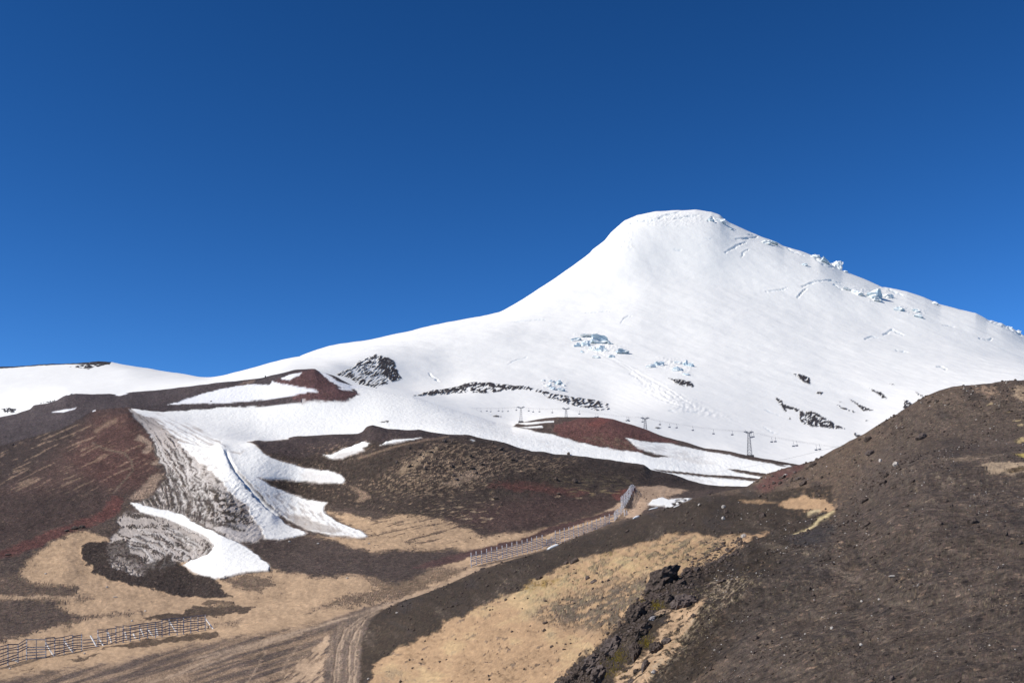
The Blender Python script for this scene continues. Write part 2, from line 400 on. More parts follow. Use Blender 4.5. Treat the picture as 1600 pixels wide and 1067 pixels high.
fleck([(860,735),(990,745),(1000,765),(880,762),(840,750)], .0, .5, OLIVE, streak(-4, 16, 2.5, 4, 64))
fleck([(880,762),(990,768),(950,775),(890,770)], .05, .6, (0.26,0.20,0.11), streak(-2, 16, 2.5, 4, 65), 3)
fleck([(470,700),(560,690),(590,700),(540,720)], .1, .6, BUFF, STM)
put(linemask([(560,716),(620,697),(660,688),(700,681)], VAL, 1.8) * .6, BUFF)
for x, y, w in [(717,792,9),(766,811,7),(729,811,8),(769,779,7),(760,758,4),(812,736,8),(872,775,6),(740,800,4),(905,776,7)]:
    put(mask([(x-w,y),(x,y-2),(x+w,y-.5),(x,y+2)], VAL, 1.2, 1.5) * .8, (0.36,0.27,0.18))
# sand saddle by the end of the fence
put(mask([(992,762),(1010,759),(1035,760),(1075,768),(1082,776),(1040,778),(1015,788),(1000,806),(975,812),(985,795),(990,775)], VAL, 2, 1.2), (0.38,0.27,0.185))
put(mask([(944,799),(967,786),(975,785),(962,798)], VAL, 1.5, 1), (0.40,0.285,0.195))
put(mask([(1040,776),(1075,768),(1130,762),(1165,762),(1110,772),(1082,780)], VAL, 2, 1), BROWN)
# tan patches on the spur
for pl in [[(210,687),(217,677),(232,688),(240,700),(227,711),(220,707),(230,697)], [(237,742),(262,737),(247,752),(240,772),(220,782),(202,780),(222,760)],
           [(236,724),(247,716),(251,727),(240,727)]]:
    put(mask(pl, LV, 2, 1.2), (0.27,0.195,0.145))

# ---- snow in the gully and the dirty ice beside it
SN = {}
def snow(pl, reg=None, soft=.9, rough=1.0, k=1.0, col=SNOW):
    rg_ = LV if reg is None else reg
    put(mask(pl, rg_ & (SGg <= 9), 1.2, rough + .8, 1.6) * .75 * sstep(-.45, .1, N_mid), (0.40, 0.35, 0.31), .5, .5)
    m = mask(pl, rg_, soft, rough) * k
    put(m, col, 1, .2)
    return m
dg = [(200,639),(212,640),(235,650),(300,670),(335,700),(352,712),(364,745),(388,772),(405,795),(412,820),(400,846),(367,846),(337,828),(300,812),(275,802),(215,786),(230,780),(242,772),(250,760),(260,747),
      (267,735),(250,726),(246,715),(241,702),(240,690),(232,675),(222,662),(207,652)]
m_dg = mask(dg, LV, 1.5, 1.5)
_lf = .55 + .9 * sstep(-.35, .45, fbm(PX / 26, PY / 22, 3, 171))
_ff = fbm(PX / 4, PY / 2.6, 4, 172, .75)
wv = streak(-58, 40, 3.2, 4, 71) ; wv2 = fbm((PX + 6 * N_mid) / 9, (PY * .35 + 5 * N_mid) / 9, 4, 72)
# contour-like bands following the side of the gully
_w = 9 * fbm(PX / 34, PY / 30, 3, 75)
U_ = PX - np.interp(PY, [640,660,675,700,730,760,790,815,850], [200,222,236,248,270,292,302,296,290])
bandc = 1.5 * fbm((U_ + .6 * _w) / 4.2, (PY + _w) / 38, 4, 76, .65) + .55 * sstep(30, 8, U_) * sstep(690, 740, PY) + .35 * fbm(U_ / 16, PY / 60, 2, 78)
lower = sstep(20, 45, U_)
bandc = bandc * _lf * .5 + .3 * _ff + .24 * np.sin(U_ / 1.7 + .5 * _w + 2 * N_mid) * sstep(-.5, .2, fbm(PX / 30, PY / 50, 3, 174))
wave = bandc * (1 - lower) + (fbm((PX + _w) / 13, (PY + _w * .8) / 5, 5, 77, .65) * 1.35) * lower
put(m_dg, GREY, .45, .8)
put(m_dg * sstep(.02, .3, wave) * .9, MUD, 0, 1.2)
put(m_dg * sstep(.36, .6, wave), (0.06,0.047,0.04), 0, 1.3)
put(mask([(225,781),(262,740),(285,745),(290,790),(270,798)], LV, 5, 2) * .6 * (fbm(PX/8,PY/6,3,79) > -.1), (0.075,0.06,0.05), 0, 1.6)
put(mask([(300,757),(330,760),(352,770),(372,800),(388,815),(380,828),(345,822),(305,802)], LV, 5, 3) * sstep(-.15,.15, fbm(PX/9,PY/7,3,80)), (0.085,0.068,0.055), 0, 1.6)
put(mask([(337,826),(360,818),(400,822),(412,838),(400,846),(367,846)], LV, 4, 2), (0.5,0.46,0.43), .6, .7)
_bk = fbm(PX / 19, PY / 15, 3, 173)
def bands(c1, c2, n, seed, reg, k=1.0):
    rg = random.Random(seed)
    for i in range(n):
        t = (i + rg.uniform(-.3, .3)) / (n - 1)
        ln = [(a[0] * (1 - t) + b[0] * t + rg.uniform(-1.2, 1.2), a[1] * (1 - t) + b[1] * t + rg.uniform(-1, 1)) for a, b in zip(c1, c2)]
        q_ = 2 if len(ln) > 5 else 0; i0 = rg.randint(0, q_); i1 = len(ln) - rg.randint(0, q_)
        w = rg.uniform(1.0, 2.8)
        put(linemask([(x + 2.6, y - 1) for x, y in ln[i0:i1]], LV, w * 1.2, 2.4) * .8 * k, (0.62, 0.58, 0.54), .7, .5)
        put(linemask(ln[i0:i1], LV, w, 2.4) * rg.uniform(.6, 1.0) * k * sstep(-.35, .05, .6 * _ff + .6 * _bk + rg.uniform(-.1, .15)), (0.075, 0.058, 0.048), 0, 1.4)
bands([(234,678),(243,700),(250,722),(260,742),(268,762),(274,784),(268,800)], [(264,682),(282,704),(300,730),(316,756),(328,782),(335,804),(332,820)], 8, 3, LV)
bands([(320,726),(326,742),(334,758),(342,776)], [(346,748),(356,764),(364,782),(372,800)], 3, 4, LV, .5)
for ln, w in [([(300,766),(318,764),(343,767)], 1.6), ([(303,779),(318,782),(332,782)], 1.8), ([(331,783),(332,795),(330,806)], 1.6), ([(355,757),(360,770),(364,782),(380,803),(389,820)], 2.0), ([(287,797),(305,806),(330,815),(356,822),(382,829)], 3.4),
              ([(246,728),(252,736),(262,742),(274,750)], 3.4), ([(252,745),(262,756),(272,768)], 3.0), ([(310,790),(322,794)], 1.4), ([(294,772),(296,786),(292,796)], 1.6)]:
    put(linemask(ln, LV, w, 1.6) * sstep(-.45, .05, _ff) * .92, (0.065, 0.05, 0.042), 0, 1.6)
for ln in [[(209,641),(222,655),(240,664),(262,670),(287,672)], [(214,646),(232,661),(255,672),(280,676)], [(294,691),(312,698),(334,708)], [(286,688),(305,700),(322,705)], [(220,642),(236,652),(262,660)]]:
    put(linemask(ln, LV, 1.5, 1.4) * .6, (0.30, 0.25, 0.21), .2, .6)
# main snow field left part joins the slope above
snow([(205,638),(250,643),(300,641),(350,636),(390,635),(422,634),(450,631),(450,686),(386,691),(402,702),(418,713),(375,714),(352,712),(335,700),(300,682),(262,668),(235,652),(212,645)])
snow([(255,668),(300,660),(345,700),(352,712),(330,706),(300,694),(275,684)], rough=2)
# streaks of grime on the upper snow
gr = mask([(200,640),(235,645),(300,662),(345,690),(330,706),(270,690),(225,664)], LV, 6, 2) * sstep(-.1, .45, streak(-28, 30, 3.2, 4, 81))
put(gr * .8, GREY, .6, .4)
snow([(275,690),(310,696),(352,712),(362,735),(385,768),(412,797),(428,806),(446,820),(479,834),(455,841),(437,845),(415,842),(402,822),(385,795),(355,765),(335,742),(310,722)], rough=2.0)
put(mask([(275,690),(310,700),(345,730),(365,765),(395,800),(402,825),(385,800),(350,760),(310,730)], LV, 6, 2) * sstep(-.1,.4,wave)*.6, GREY, .6, .6)
snow([(351,711),(375,713),(402,702),(417,712),(440,722),(475,732),(512,736),(535,744),(540,750),(532,755),(512,755),(475,752),(445,748),(420,749),(400,746),(410,752),(450,772),(480,781),
      (512,786),(507,792),(505,800),(525,815),(550,825),(575,837),(562,840),(525,837),(487,830),(450,812),(436,802),(420,790),(405,772),(375,740)])
put(mask([(468,742),(480,736),(535,746),(538,750),(520,755),(475,752)], LV, 3, 2) * .5, (0.62,0.58,0.54), .8, .3)
fan = mask([(400,760),(430,765),(470,785),(500,795),(520,815),(560,838),(530,838),(487,830),(450,812),(430,800)], LV, 6, 2)
put(fan * sstep(-.1, .4, streak(-40, 14, 4, 4, 83)) * .8, (0.44,0.40,0.37), .6, .8)
put(mask([(447,806),(470,806),(520,825),(545,836),(500,832),(470,825)], LV, 3, 2) * .7, (0.36,0.31,0.27), .4, .8)
# lower tongue
g2 = [(165,857),(170,845),(190,822),(185,808),(200,798),(275,815),(300,827),(325,840),(335,852),(325,867),(295,878),(282,880),(257,870),(240,882),(232,895),(220,902),(175,888)]
m2 = mask(g2, LV, 2, 2)
_rr = np.hypot((PX - 196) / 1.7, PY - 905) + 11 * fbm(PX / 38, PY / 26, 4, 85)
wv3 = .45 * _ff + .35 * fbm(PX / 9, PY / 4, 4, 87, .7) + 0.22 * np.sin(_rr / 2.6 + 2.5 * N_mid) + 0.95 * _lf * fbm(_rr / 6.0, np.arctan2(PY - 905, (PX - 196) / 1.7) * 1.6, 5, 86, .68)
put(m2, (0.42,0.37,0.33), .4, 1.0)
put(m2 * sstep(.0, .2, wv3), (0.13,0.105,0.088), 0, 1.7)
put(m2 * sstep(.28, .45, wv3), (0.055,0.043,0.036), 0, 1.8)
bands([(188,806),(232,805),(272,818),(303,832),(330,849),(322,864),(292,877)], [(168,856),(196,854),(220,860),(234,870),(240,880),(238,888),(232,894)], 7, 5, LV)
debris_or_shadow([(165,848),(200,842),(205,862),(232,880),(262,868),(280,880),(300,895),(230,905),(200,885),(170,880),(160,862)], .75)
put(mask([(172,866),(200,874),(230,893),(222,900),(178,885)], LV, 3, 2) * .7 * sstep(-.3,.2,N_fin), (0.30,0.26,0.23), 0, 1.6)
snow([(203,786),(215,787),(250,796),(287,805),(300,815),(337,832),(375,850),(400,866),(422,884),(420,891),(375,895),(350,902),(337,905),(318,900),(300,891),(287,883),(296,877),(325,867),(336,852),(325,840),(300,827),(275,816),(250,808),(220,800)])
# ---- dark ridge and red hump above the snow field
hump = [(-320,720),(-320,560),(560,560),(552,603),(559,616),(550,621),(540,624),(520,627),(500,626),(472,625),(470,630),(450,631),(422,634),(390,634),(350,635),(300,640),(250,641),(205,636),(150,640),(60,690)]
put(mask(hump, LOW, 1, 1), (0.078, 0.062, 0.062), 0, .6)
put(mask([(425,600),(470,578),(492,575),(515,592),(535,604),(559,616),(540,625),(500,627),(470,628),(440,615)], LOW, 4, 1), (0.115, 0.062, 0.060), 0, .6)
put(mask([(372,600),(380,595),(398,593),(392,599)], LOW, 2, 1) * .7, (0.26,0.185,0.15))
for pl in [[(261,632),(300,621),(332,611),(357,605),(387,600),(422,601),(425,595),(440,600),(455,602),(480,607),(495,610),(498,613),(480,614),(450,620),(420,624),(385,627),(350,630),(300,631)],
           [(439,591),(450,586),(460,583),(471,581),(470,585),(457,590),(452,594),(441,593)],
           [(499,581),(507,582),(518,589),(527,595),(552,602),(572,606),(548,608),(535,605),(524,600),(512,593)],
           [(526,606),(545,606),(552,611),(535,609)],
           [(80,644),(100,640),(118,637),(115,640),(98,645)], [(145,642),(149,640),(150,642),(146,643)],
           [(178,617),(184,614),(200,614),(186,618)]]:
    snow(pl, LOW | VAL, .7, .7, col=(0.80,0.80,0.81))
# ---- red cinder cone beyond the snow tongue
cone_ = [(800,666),(812,657),(850,651),(960,648),(1000,660),(1300,735),(1300,745),(1232,727),(1187,721),(1125,709),(1075,699),(1040,692),(1005,689),(975,682),(985,690),(995,699),(1010,705),(1035,711),(1047,714),
         (1022,714),(1007,710),(995,704),(962,701),(937,698),(912,692),(887,685),(865,679),(845,676),(825,670)]
put(mask(cone_, LOW, .9, .8), (0.095,0.070,0.058), 0, .6)
put(mask([(865,675),(868,662),(900,655),(960,652),(1000,664),(1035,682),(1060,692),(1000,688),(975,681),(988,694),(1010,706),(962,701),(912,692),(880,683)], LOW, 2, 1), (0.135, 0.066, 0.056), 0, .6)
put(mask([(905,684),(960,680),(985,692),(998,703),(960,700)], LOW, 5, 2) * sstep(-.2,.2,streak(-28,18,3,3,91)) * .7, (0.17,0.12,0.085))
put(mask([(918,660),(940,653),(955,655),(935,668)], LOW, 3, 2), (0.17, 0.068, 0.056))
for pl in [[(806,661),(865,657.5),(866,659.5),(822,663.5)], [(812,667),(846,665),(848,668),(828,668.5)]]:
    snow(pl, LOW, .6, .4)
for pl in [[(1136,732),(1160,735),(1200,740),(1195,746),(1165,741),(1150,738)], [(1017,732.5),(1060,736),(1100,741),(1140,743.5),(1190,748),(1182,752),(1140,748),(1080,743),(1040,737.5)],
           [(1208,724),(1222,726),(1232,729),(1220,728)]]:
    put(mask(pl, LOW, .7, .5), (0.09,0.066,0.055), 0, .5)
put(mask([(985,690),(1010,690),(1070,705),(1100,718),(1050,712),(1010,705)], LOW, 4, 2) * sstep(-.3,.3,streak(-12,20,3,3,92)) * .45, (0.45,0.42,0.40), .8, .2)
put(mask([(1040,712),(1090,717),(1120,725),(1060,719)], LOW, 3, 2) * .35, (0.5,0.44,0.39), .8, .2)
put(mask([(1055,744),(1100,750),(1120,755),(1080,750)], LOW, 3, 2) * .4, (0.5,0.44,0.39), .8, .2)
put(mask([(700,650),(850,680),(950,705),(1000,715),(880,705),(780,685)], LOW, 8, 2) * sstep(.1,.5,streak(-14,14,2.5,3,94)) * .22, (0.5,0.45,0.41), .8, .2)
for x, y, w in [(776,650.5,7),(1028,668.6,5.5),(605,658.3,5),(598,659.5,3)]:
    put(mask([(x-w,y),(x-w*.3,y-1.6),(x+w,y),(x,y+1.2)], ALLR & (SGg >= 9), .6, .6), (0.06,0.055,0.055), 0, .6)
# snow remnants
for pl in [[(504,710),(517,712),(537,702),(550,697),(570,690),(577,693),(575,697),(565,700),(567,704),(535,716),(520,717)], [(591,696),(605,690),(637,685),(659,684),(645,687),(612,693)],
           [(1014,789),(1020,781),(1035,777),(1044,781),(1044,790),(1025,791)], [(1044,781),(1064,780),(1081,779),(1066,786),(1050,792),(1040,792)],
           [(735,686),(741,687),(738,688)]]:
    snow(pl, VAL, .7, .8)
put(mask([(528,710),(560,703),(567,704),(535,716),(522,717)], VAL, 2, 1) * .7, (0.52,0.47,0.43), .8)
put(mask([(1048,784),(1074,780),(1070,785),(1052,790)], VAL, 1, 2) * sstep(-.1,.2,N_fin), DARK)

# ---- bare rock showing through the snow of the volcano
rocks = []
MOT = streak(28, 7, 3, 3, 101) + .35 * N_fin
def rockm(pl, th=-.25, mot=None, soft=.8, rough=1.0, reg=None):
    mot = MOT if mot is None else mot
    m = mask(pl, VOL if reg is None else reg, soft, rough) * sstep(th - .08, th + .08, mot)
    put(m, (0.052, 0.046, 0.048), 0, 1.3)
    rocks.append(m)
rockm([(526,585),(550,572),(575,556),(587,552),(605,557),(615,562),(619,577),(627,591),(612,597),(587,606),(562,600),(547,592)], .02, streak(33, 12, 2.2, 4, 102) + .25 * N_fin)
rockm([(590,556),(605,556),(616,562),(620,578),(628,592),(612,596),(600,585),(592,570)], -.28)
ridge2 = [(645,618),(675,611),(700,606),(725,599),(742,595),(762,597),(787,601),(820,602),(840,607),(862,614),(887,619),(925,624),(950,630),(950,635),(925,639),(887,632),(857,622),(838,612),(820,607),(790,609),(760,615),(740,614),(707,615),(675,618)]
rockm(ridge2, .02)
rockm([(645,618),(675,611),(700,606),(725,598),(742,595),(762,597),(800,601),(820,603),(800,606),(762,603),(745,600),(730,604),(712,611),(680,616)], -.35)
rockm([(862,614),(887,619),(925,624),(950,630),(948,635),(925,637),(900,630),(880,622)], -.12)
rockm([(915,638),(940,640),(952,636),(957,640),(930,642)], .1)
rockm([(1212,619),(1221,625),(1222,631),(1238,635),(1250,640),(1246,643),(1232,638),(1222,638),(1216,631)], -.3)
rockm([(1250,641),(1267,641),(1287,652),(1307,664),(1320,670),(1300,669),(1265,666),(1252,660),(1248,652)], -.16)
rockm([(1222,636),(1230,640),(1226,643)], -.5)
for pl in [[(1240,584),(1252,586),(1265,590),(1266,601),(1258,599),(1250,592),(1242,588)], [(1274,611),(1287,612),(1284,616),(1277,615)], [(1359,606),(1372,611),(1385,621),(1375,620),(1368,613)],
           [(1327,622),(1347,632),(1364,640),(1350,642),(1338,631)], [(1307,632),(1320,636),(1337,645),(1322,641)], [(1412,625),(1427,631),(1420,641),(1412,638)],
           [(1430,613),(1445,619),(1437,618)], [(1334,675),(1346,682),(1338,685)], [(1045,591),(1060,594),(1080,599),(1085,605),(1070,604),(1056,601)], [(1389,599),(1397,602),(1393,602)],
           [(1351,657),(1357,658),(1352,659)], [(1234,652),(1237,655),(1233,655)], [(1310,626),(1316,627),(1312,628)]]:
    rockm(pl, -.28)
rockm([(-320,600),(-60,576),(0,570),(100,567),(150,564),(176,566),(171,571),(150,571.5),(90,571.5),(0,575.5),(-60,580)], -.9, rough=.4)
rockm([(108,576),(130,571),(150,570),(172,571),(160,574),(140,578)], -.1, fbm(PX/9, PY/2.5, 3, 103))
rockm([(0,640),(12,637),(25,640),(20,645),(8,645)], -.2, rough=1)
rockm([(60,632),(80,627),(110,616),(118,614),(100,624),(75,634)], .2)

# ---- foreground hill
FG = (SGg <= 4) & (PX > 400)
put((((SGg <= 3)) & (PX > 560)).astype(np.float32) * sstep(560, 600, PX - (1067 - PY) * .2 + 10), SCREE, 0, 1)
put(mask([(560,1120),(566,1000),(578,970),(600,950),(740,895),(1000,806),(1100,775),(1300,760),(1300,900),(1000,1120)], FG, 3, 1), (0.056, 0.041, 0.029), 0, .9)
put(mask([(1400,640),(1600,580),(1900,600),(1900,1120),(1100,1120),(1150,950),(1300,800)], FG, 30, 2) * .6, (0.092,0.073,0.062), 0, 1)
put(mask([(1180,762),(1195,747),(1222,732),(1252,723),(1262,724),(1235,745),(1205,765),(1185,770)], FG, 4, 1.5), (0.13,0.066,0.055), 0, 1)
fs1 = [(560,1130),(584,1040),(600,1026),(620,1012),(662,995),(685,985),(697,970),(720,965),(750,945),(780,935),(815,922),(828,910),(870,890),(887,877),(925,867),(962,858),(1000,848),(1050,834),(1085,833),(1115,838),(1150,836),(1200,831),
       (1162,850),(1132,865),(1100,880),(1072,893),(1007,925),(980,960),(955,995),(912,1027),(877,1068),(870,1130)]
msand = mask(fs1, FG, 2.5, 3)
put(msand, SAND, 0, .9)
TUS = fbm((PX + PY * .6) / 11, (PY - PX * .12) / 5, 5, 44, .68)
hole = .75 * ST_F + .35 * N_mid + .85 * TUS
zone = mask([(820,960),(860,935),(930,920),(1000,900),(1040,905),(1010,935),(985,960),(960,990),(930,985),(880,975)], FG, 16, 2)
zone2 = mask([(800,925),(830,905),(890,880),(960,865),(1050,840),(1150,840),(1120,870),(1060,890),(960,905),(880,930),(830,945)], FG, 14, 2)
put(msand * zone * sstep(-.25, -.05, hole) * .92, (0.115,0.092,0.076), 0, 1)
put(msand * zone2 * sstep(.10, .24, hole) * .85, (0.13,0.105,0.085), 0, 1)
put(msand * (1 - zone) * (1 - zone2) * sstep(.42, .6, hole) * .65, (0.15,0.115,0.09), 0, 1)
put(msand * sstep(.0, .5, N_big + .5 * N_mid) * .35, (0.40,0.31,0.16), 0, 1)
put(msand * (zone2 + .4 * zone) * sstep(-.3, .3, TUS) * .4, (0.42, 0.32, 0.15), 0, 1)
put(msand * mask([(560,1130),(600,1045),(650,1040),(660,1067),(700,1130)], FG, 8, 3) * sstep(-.1,.3,N_fin+N_mid) * .6, (0.2,0.15,0.10))
put(mask([(816,922),(828,908),(855,905),(880,905),(860,915),(835,922)], FG, 4, 2) * sstep(-.3,.2,N_fin), (0.25,0.165,0.06))
put(mask([(935,868),(955,860),(965,864),(945,872)], FG, 3, 2) * sstep(-.2,.2,N_fin), (0.22,0.16,0.06))
fs2 = [(1100,946),(1075,960),(1050,965),(1035,985),(1030,1000),(1012,1025),(985,1045),(960,1062),(958,1130),(1000,1130),(1015,1065),(1050,1030),(1075,990),(1100,960)]
put(mask(fs2, FG, 2.5, 2.5) * sstep(-.5, -.1, ST_F + .8 * TUS), (0.40, 0.27, 0.165), 0, .9)
put(mask([(1005,1068),(1045,1020),(1070,985),(1110,940),(1150,905),(1180,925),(1130,960),(1090,985),(1060,1030),(1030,1067)], FG, 8, 3) * sstep(.0,.35, streak(38,16,3,4,111)+.3*N_fin) * .75, (0.36,0.28,0.19), 0, 1)
put(mask([(1080,915),(1140,895),(1170,905),(1155,950),(1110,955)], FG, 10, 3) * sstep(.1,.4, N_fin + .4 * N_mid) * .6, (0.36,0.28,0.20), 0, 1)
put(mask([(1217,786),(1250,776),(1292,780),(1303,790),(1300,800),(1265,799),(1230,795)], FG, 2, 3), SAND, 0, .8)
put(mask([(1150,781),(1187,780),(1220,786),(1165,787)], FG, 2, 2.5) * .7, SAND, 0, .8)
put(mask([(1240,770),(1310,770),(1340,790),(1300,810),(1230,800)], FG, 8, 3) * sstep(.1,.4,N_fin) * .4, SAND)
put(mask([(1522,603),(1552,602),(1562,614),(1545,622),(1530,615)], FG, 4, 3) * .8 * sstep(-.5,.1,N_fin), BUFF)
put(mask([(1580,608),(1600,602),(1640,600),(1640,632),(1600,628),(1585,618)], FG, 4, 3) * .8, (0.38,0.28,0.19))
put(mask([(1520,728),(1545,724),(1575,725),(1640,732),(1640,740),(1575,743),(1545,740)], FG, 2.5, 2.5) * .85, (0.40,0.30,0.20))
put(mask([(1465,718),(1510,714),(1570,715),(1520,719)], FG, 2, 2.5) * .6, (0.36,0.27,0.19))
put(mask([(1582,712),(1640,710),(1640,719),(1600,718)], FG, 1.5, 1.5), YEL)
put(mask([(1570,737),(1620,731),(1640,737),(1580,740)], FG, 1, 1.5), (0.12,0.085,0.05))
put(mask([(1585,688),(1640,683),(1640,688),(1590,691)], FG, 1.5, 1.5), (0.34,0.26,0.13))
for x, y, w in [(1590,657,6),(1594,663,5),(1546,632,4),(1575,642,3)]:
    put(mask([(x-w,y+1),(x+w,y-1.5),(x+w,y+.5),(x-w,y+2)], FG, 1, 1), (0.42,0.32,0.18))
put(mask([(1400,735),(1450,722),(1600,745),(1640,800),(1520,790),(1440,770)], FG, 20, 3) * sstep(.2,.5, N_fin + .4 * N_mid) * .45, (0.26,0.20,0.14))
put(linemask([(1240,832),(1250,829),(1262,824),(1272,818),(1280,812),(1290,808),(1302,801)], FG, 2.0, .4), (0.50,0.40,0.22))
put(linemask([(1262,801),(1270,799),(1280,797)], FG, 2.0, .6), (0.5,0.4,0.24))
put(mask([(1225,840),(1260,828),(1300,815),(1310,830),(1285,850),(1235,853)], FG, 5, 3) * .6, (0.055,0.05,0.052))
put(linemask([(1267,887),(1300,889),(1330,896),(1350,901)], FG, 3.2, 1) * .75, (0.24,0.185,0.14))
put(linemask([(1387,927),(1420,931),(1450,937)], FG, 3.0, 1) * .65, (0.22,0.17,0.13))
put(linemask([(1190,850),(1225,858),(1262,875)], FG, 4.5, 1) * .55, (0.22,0.17,0.125))
for pl, k in [([(1350,868),(1400,868),(1460,880),(1480,890),(1430,900),(1370,893)], .7), ([(1490,925),(1540,920),(1640,925),(1640,960),(1570,958),(1520,940)], .7),
              ([(1190,930),(1220,900),(1300,880),(1380,860),(1480,860),(1640,880),(1640,1120),(1260,1120),(1200,1030)], .35),
              ([(1260,1060),(1280,1020),(1310,980),(1330,1000),(1300,1050),(1290,1067)], .45), ([(1170,870),(1260,860),(1330,850),(1330,870),(1200,890)], .4)]:
    put(mask(pl, FG, 14, 3) * sstep(.18,.5, streak(-25,5,3,3,113) + .5*N_fin) * k * .7, (0.30,0.23,0.15))
NRMASK = 1 - sstep(.18, .32, A[..., 0])
_v = fbm((PX + PY) / 70, (PY - .5 * PX) / 34, 5, 121, .62)
put(FG * NRMASK * sstep(.12, .5, _v) * .35, (0.125, 0.098, 0.078))
put(FG * NRMASK * sstep(.12, .5, -_v) * .55, (0.055, 0.045, 0.041))
_g = fbm(PX / 6, PY / 3.2, 4, 122, .72)
put(FG * NRMASK * sstep(.45, .65, _g + .5 * _v) * .45, (0.27, 0.205, 0.14))
put(FG * NRMASK * sstep(.40, .62, -_g) * .6, (0.035, 0.030, 0.030))
# broad tone variation of bare ground
tone = 1 + .22 * N_big + .20 * N_mid + .24 * N_fin * (1 - S)
tone = np.where(S > .5, 1 + .012 * N_mid, tone)
A *= tone[..., None]
_rs = np.random.RandomState(4)
_gn = _rs.standard_normal(A.shape[:2]).astype(np.float32)
A *= (1 + np.clip(_gn, -2.2, 2.6) * (.03 + .10 * NRMASK) * (1 - S) * (SGg < 13))[..., None]
A *= 1 + (_rs.standard_normal(A.shape).astype(np.float32) * .035) * ((1 - S) * NRMASK)[..., None]
A = np.clip(A, 0.015, 0.88)

# ------------------------------------------------------------------ relief
pm = Yd / F                                     # metres per photo pixel at that distance
NR_ = 1 - S
disp = np.zeros(PX.shape)
disp += pm * (2.6 * N_big * (.35 + .65 * NR_)) * (SGg > 0) * np.where(VOL, .8, .55)
_rv = np.where(VOL, .3, np.where(SGg <= 4, .45, .75))
disp += pm * 1.5 * N_mid * NR_ * R * (SGg > 0) * _rv
disp += pm * .65 * N_fin * NR_ * R * (SGg > 0) * _rv * .6
# world-space relief: long gentle undulation of the snow, ribs in the cone
disp += VOL * (5.0 * fbm(X / 320, Yd / 420, 3, 201) + .9 * fbm(X / 45, Yd / 60, 3, 202)) * sstep(850, 1400, Yd)
disp += VOL * S * pm * .22 * streak(-22, 46, 3.0, 4, 241) * sstep(860, 1150, PX + (PY - 450))
disp += LOW * S * .35 * fbm(X / 26, Yd / 30, 3, 203)
disp += msand * .045 * TUS * (.5 + zone + zone2) * sstep(600, 700, PX)
# the hollow scree pit texture of the foreground
fgd = (SGg <= 4) * sstep(560, 700, PX)
_at = np.clip(42.0 / Yd, .05, 1) ** 1.5
disp += fgd * _at * (0.10 * fbm(X / 1.1, Yd / 1.1, 3, 210) + .55 * fbm(X / 8, Yd / 8, 4, 211) + .35 * pm * np.abs(fbm(PX / 9, PY / 5, 4, 212, .7)))
# thickness of the snow patches in the valley
disp += (VAL & (SGg >= 6) & (SGg <= 8)) * sstep(.2, .9, S) * .30 * sstep(8, 20, PY - PYK[9])
# snow lane with the steep shaded bank on its right
def ridge_line(line, w, amp, reg, side=0):
    return linemask(line, reg, w, .15) * amp
disp += ridge_line([(345,706),(358,738),(380,765),(403,792),(425,806)], 11, 1.1, VAL)
disp += ridge_line([(330,706),(352,706),(376,706),(402,697)], 9, .8, LV)
put(linemask([(352,712),(369,741),(392,768),(415,795),(432,806)], VAL, 4.5, .2), SNOW, 1, .2)
cut = linemask([(354,713),(369,741),(392,768),(415,795),(430,806)], VAL, 2.6, .15)
disp -= .8 * cut
disp += m_dg * .30 * wave * sstep(640, 700, PY) + m2 * .22 * wv3
disp += mask(lava, VAL, 4, 2) * .12 * (1 + 1.2 * fbm(PX / 9, PY / 5, 4, 221, .7))
disp -= linemask(E[0:6], FGR, 3, .5) * .0
# rocks on the volcano stand a little proud
for m in rocks: disp += m * pm * .35 * (1 + N_fin)
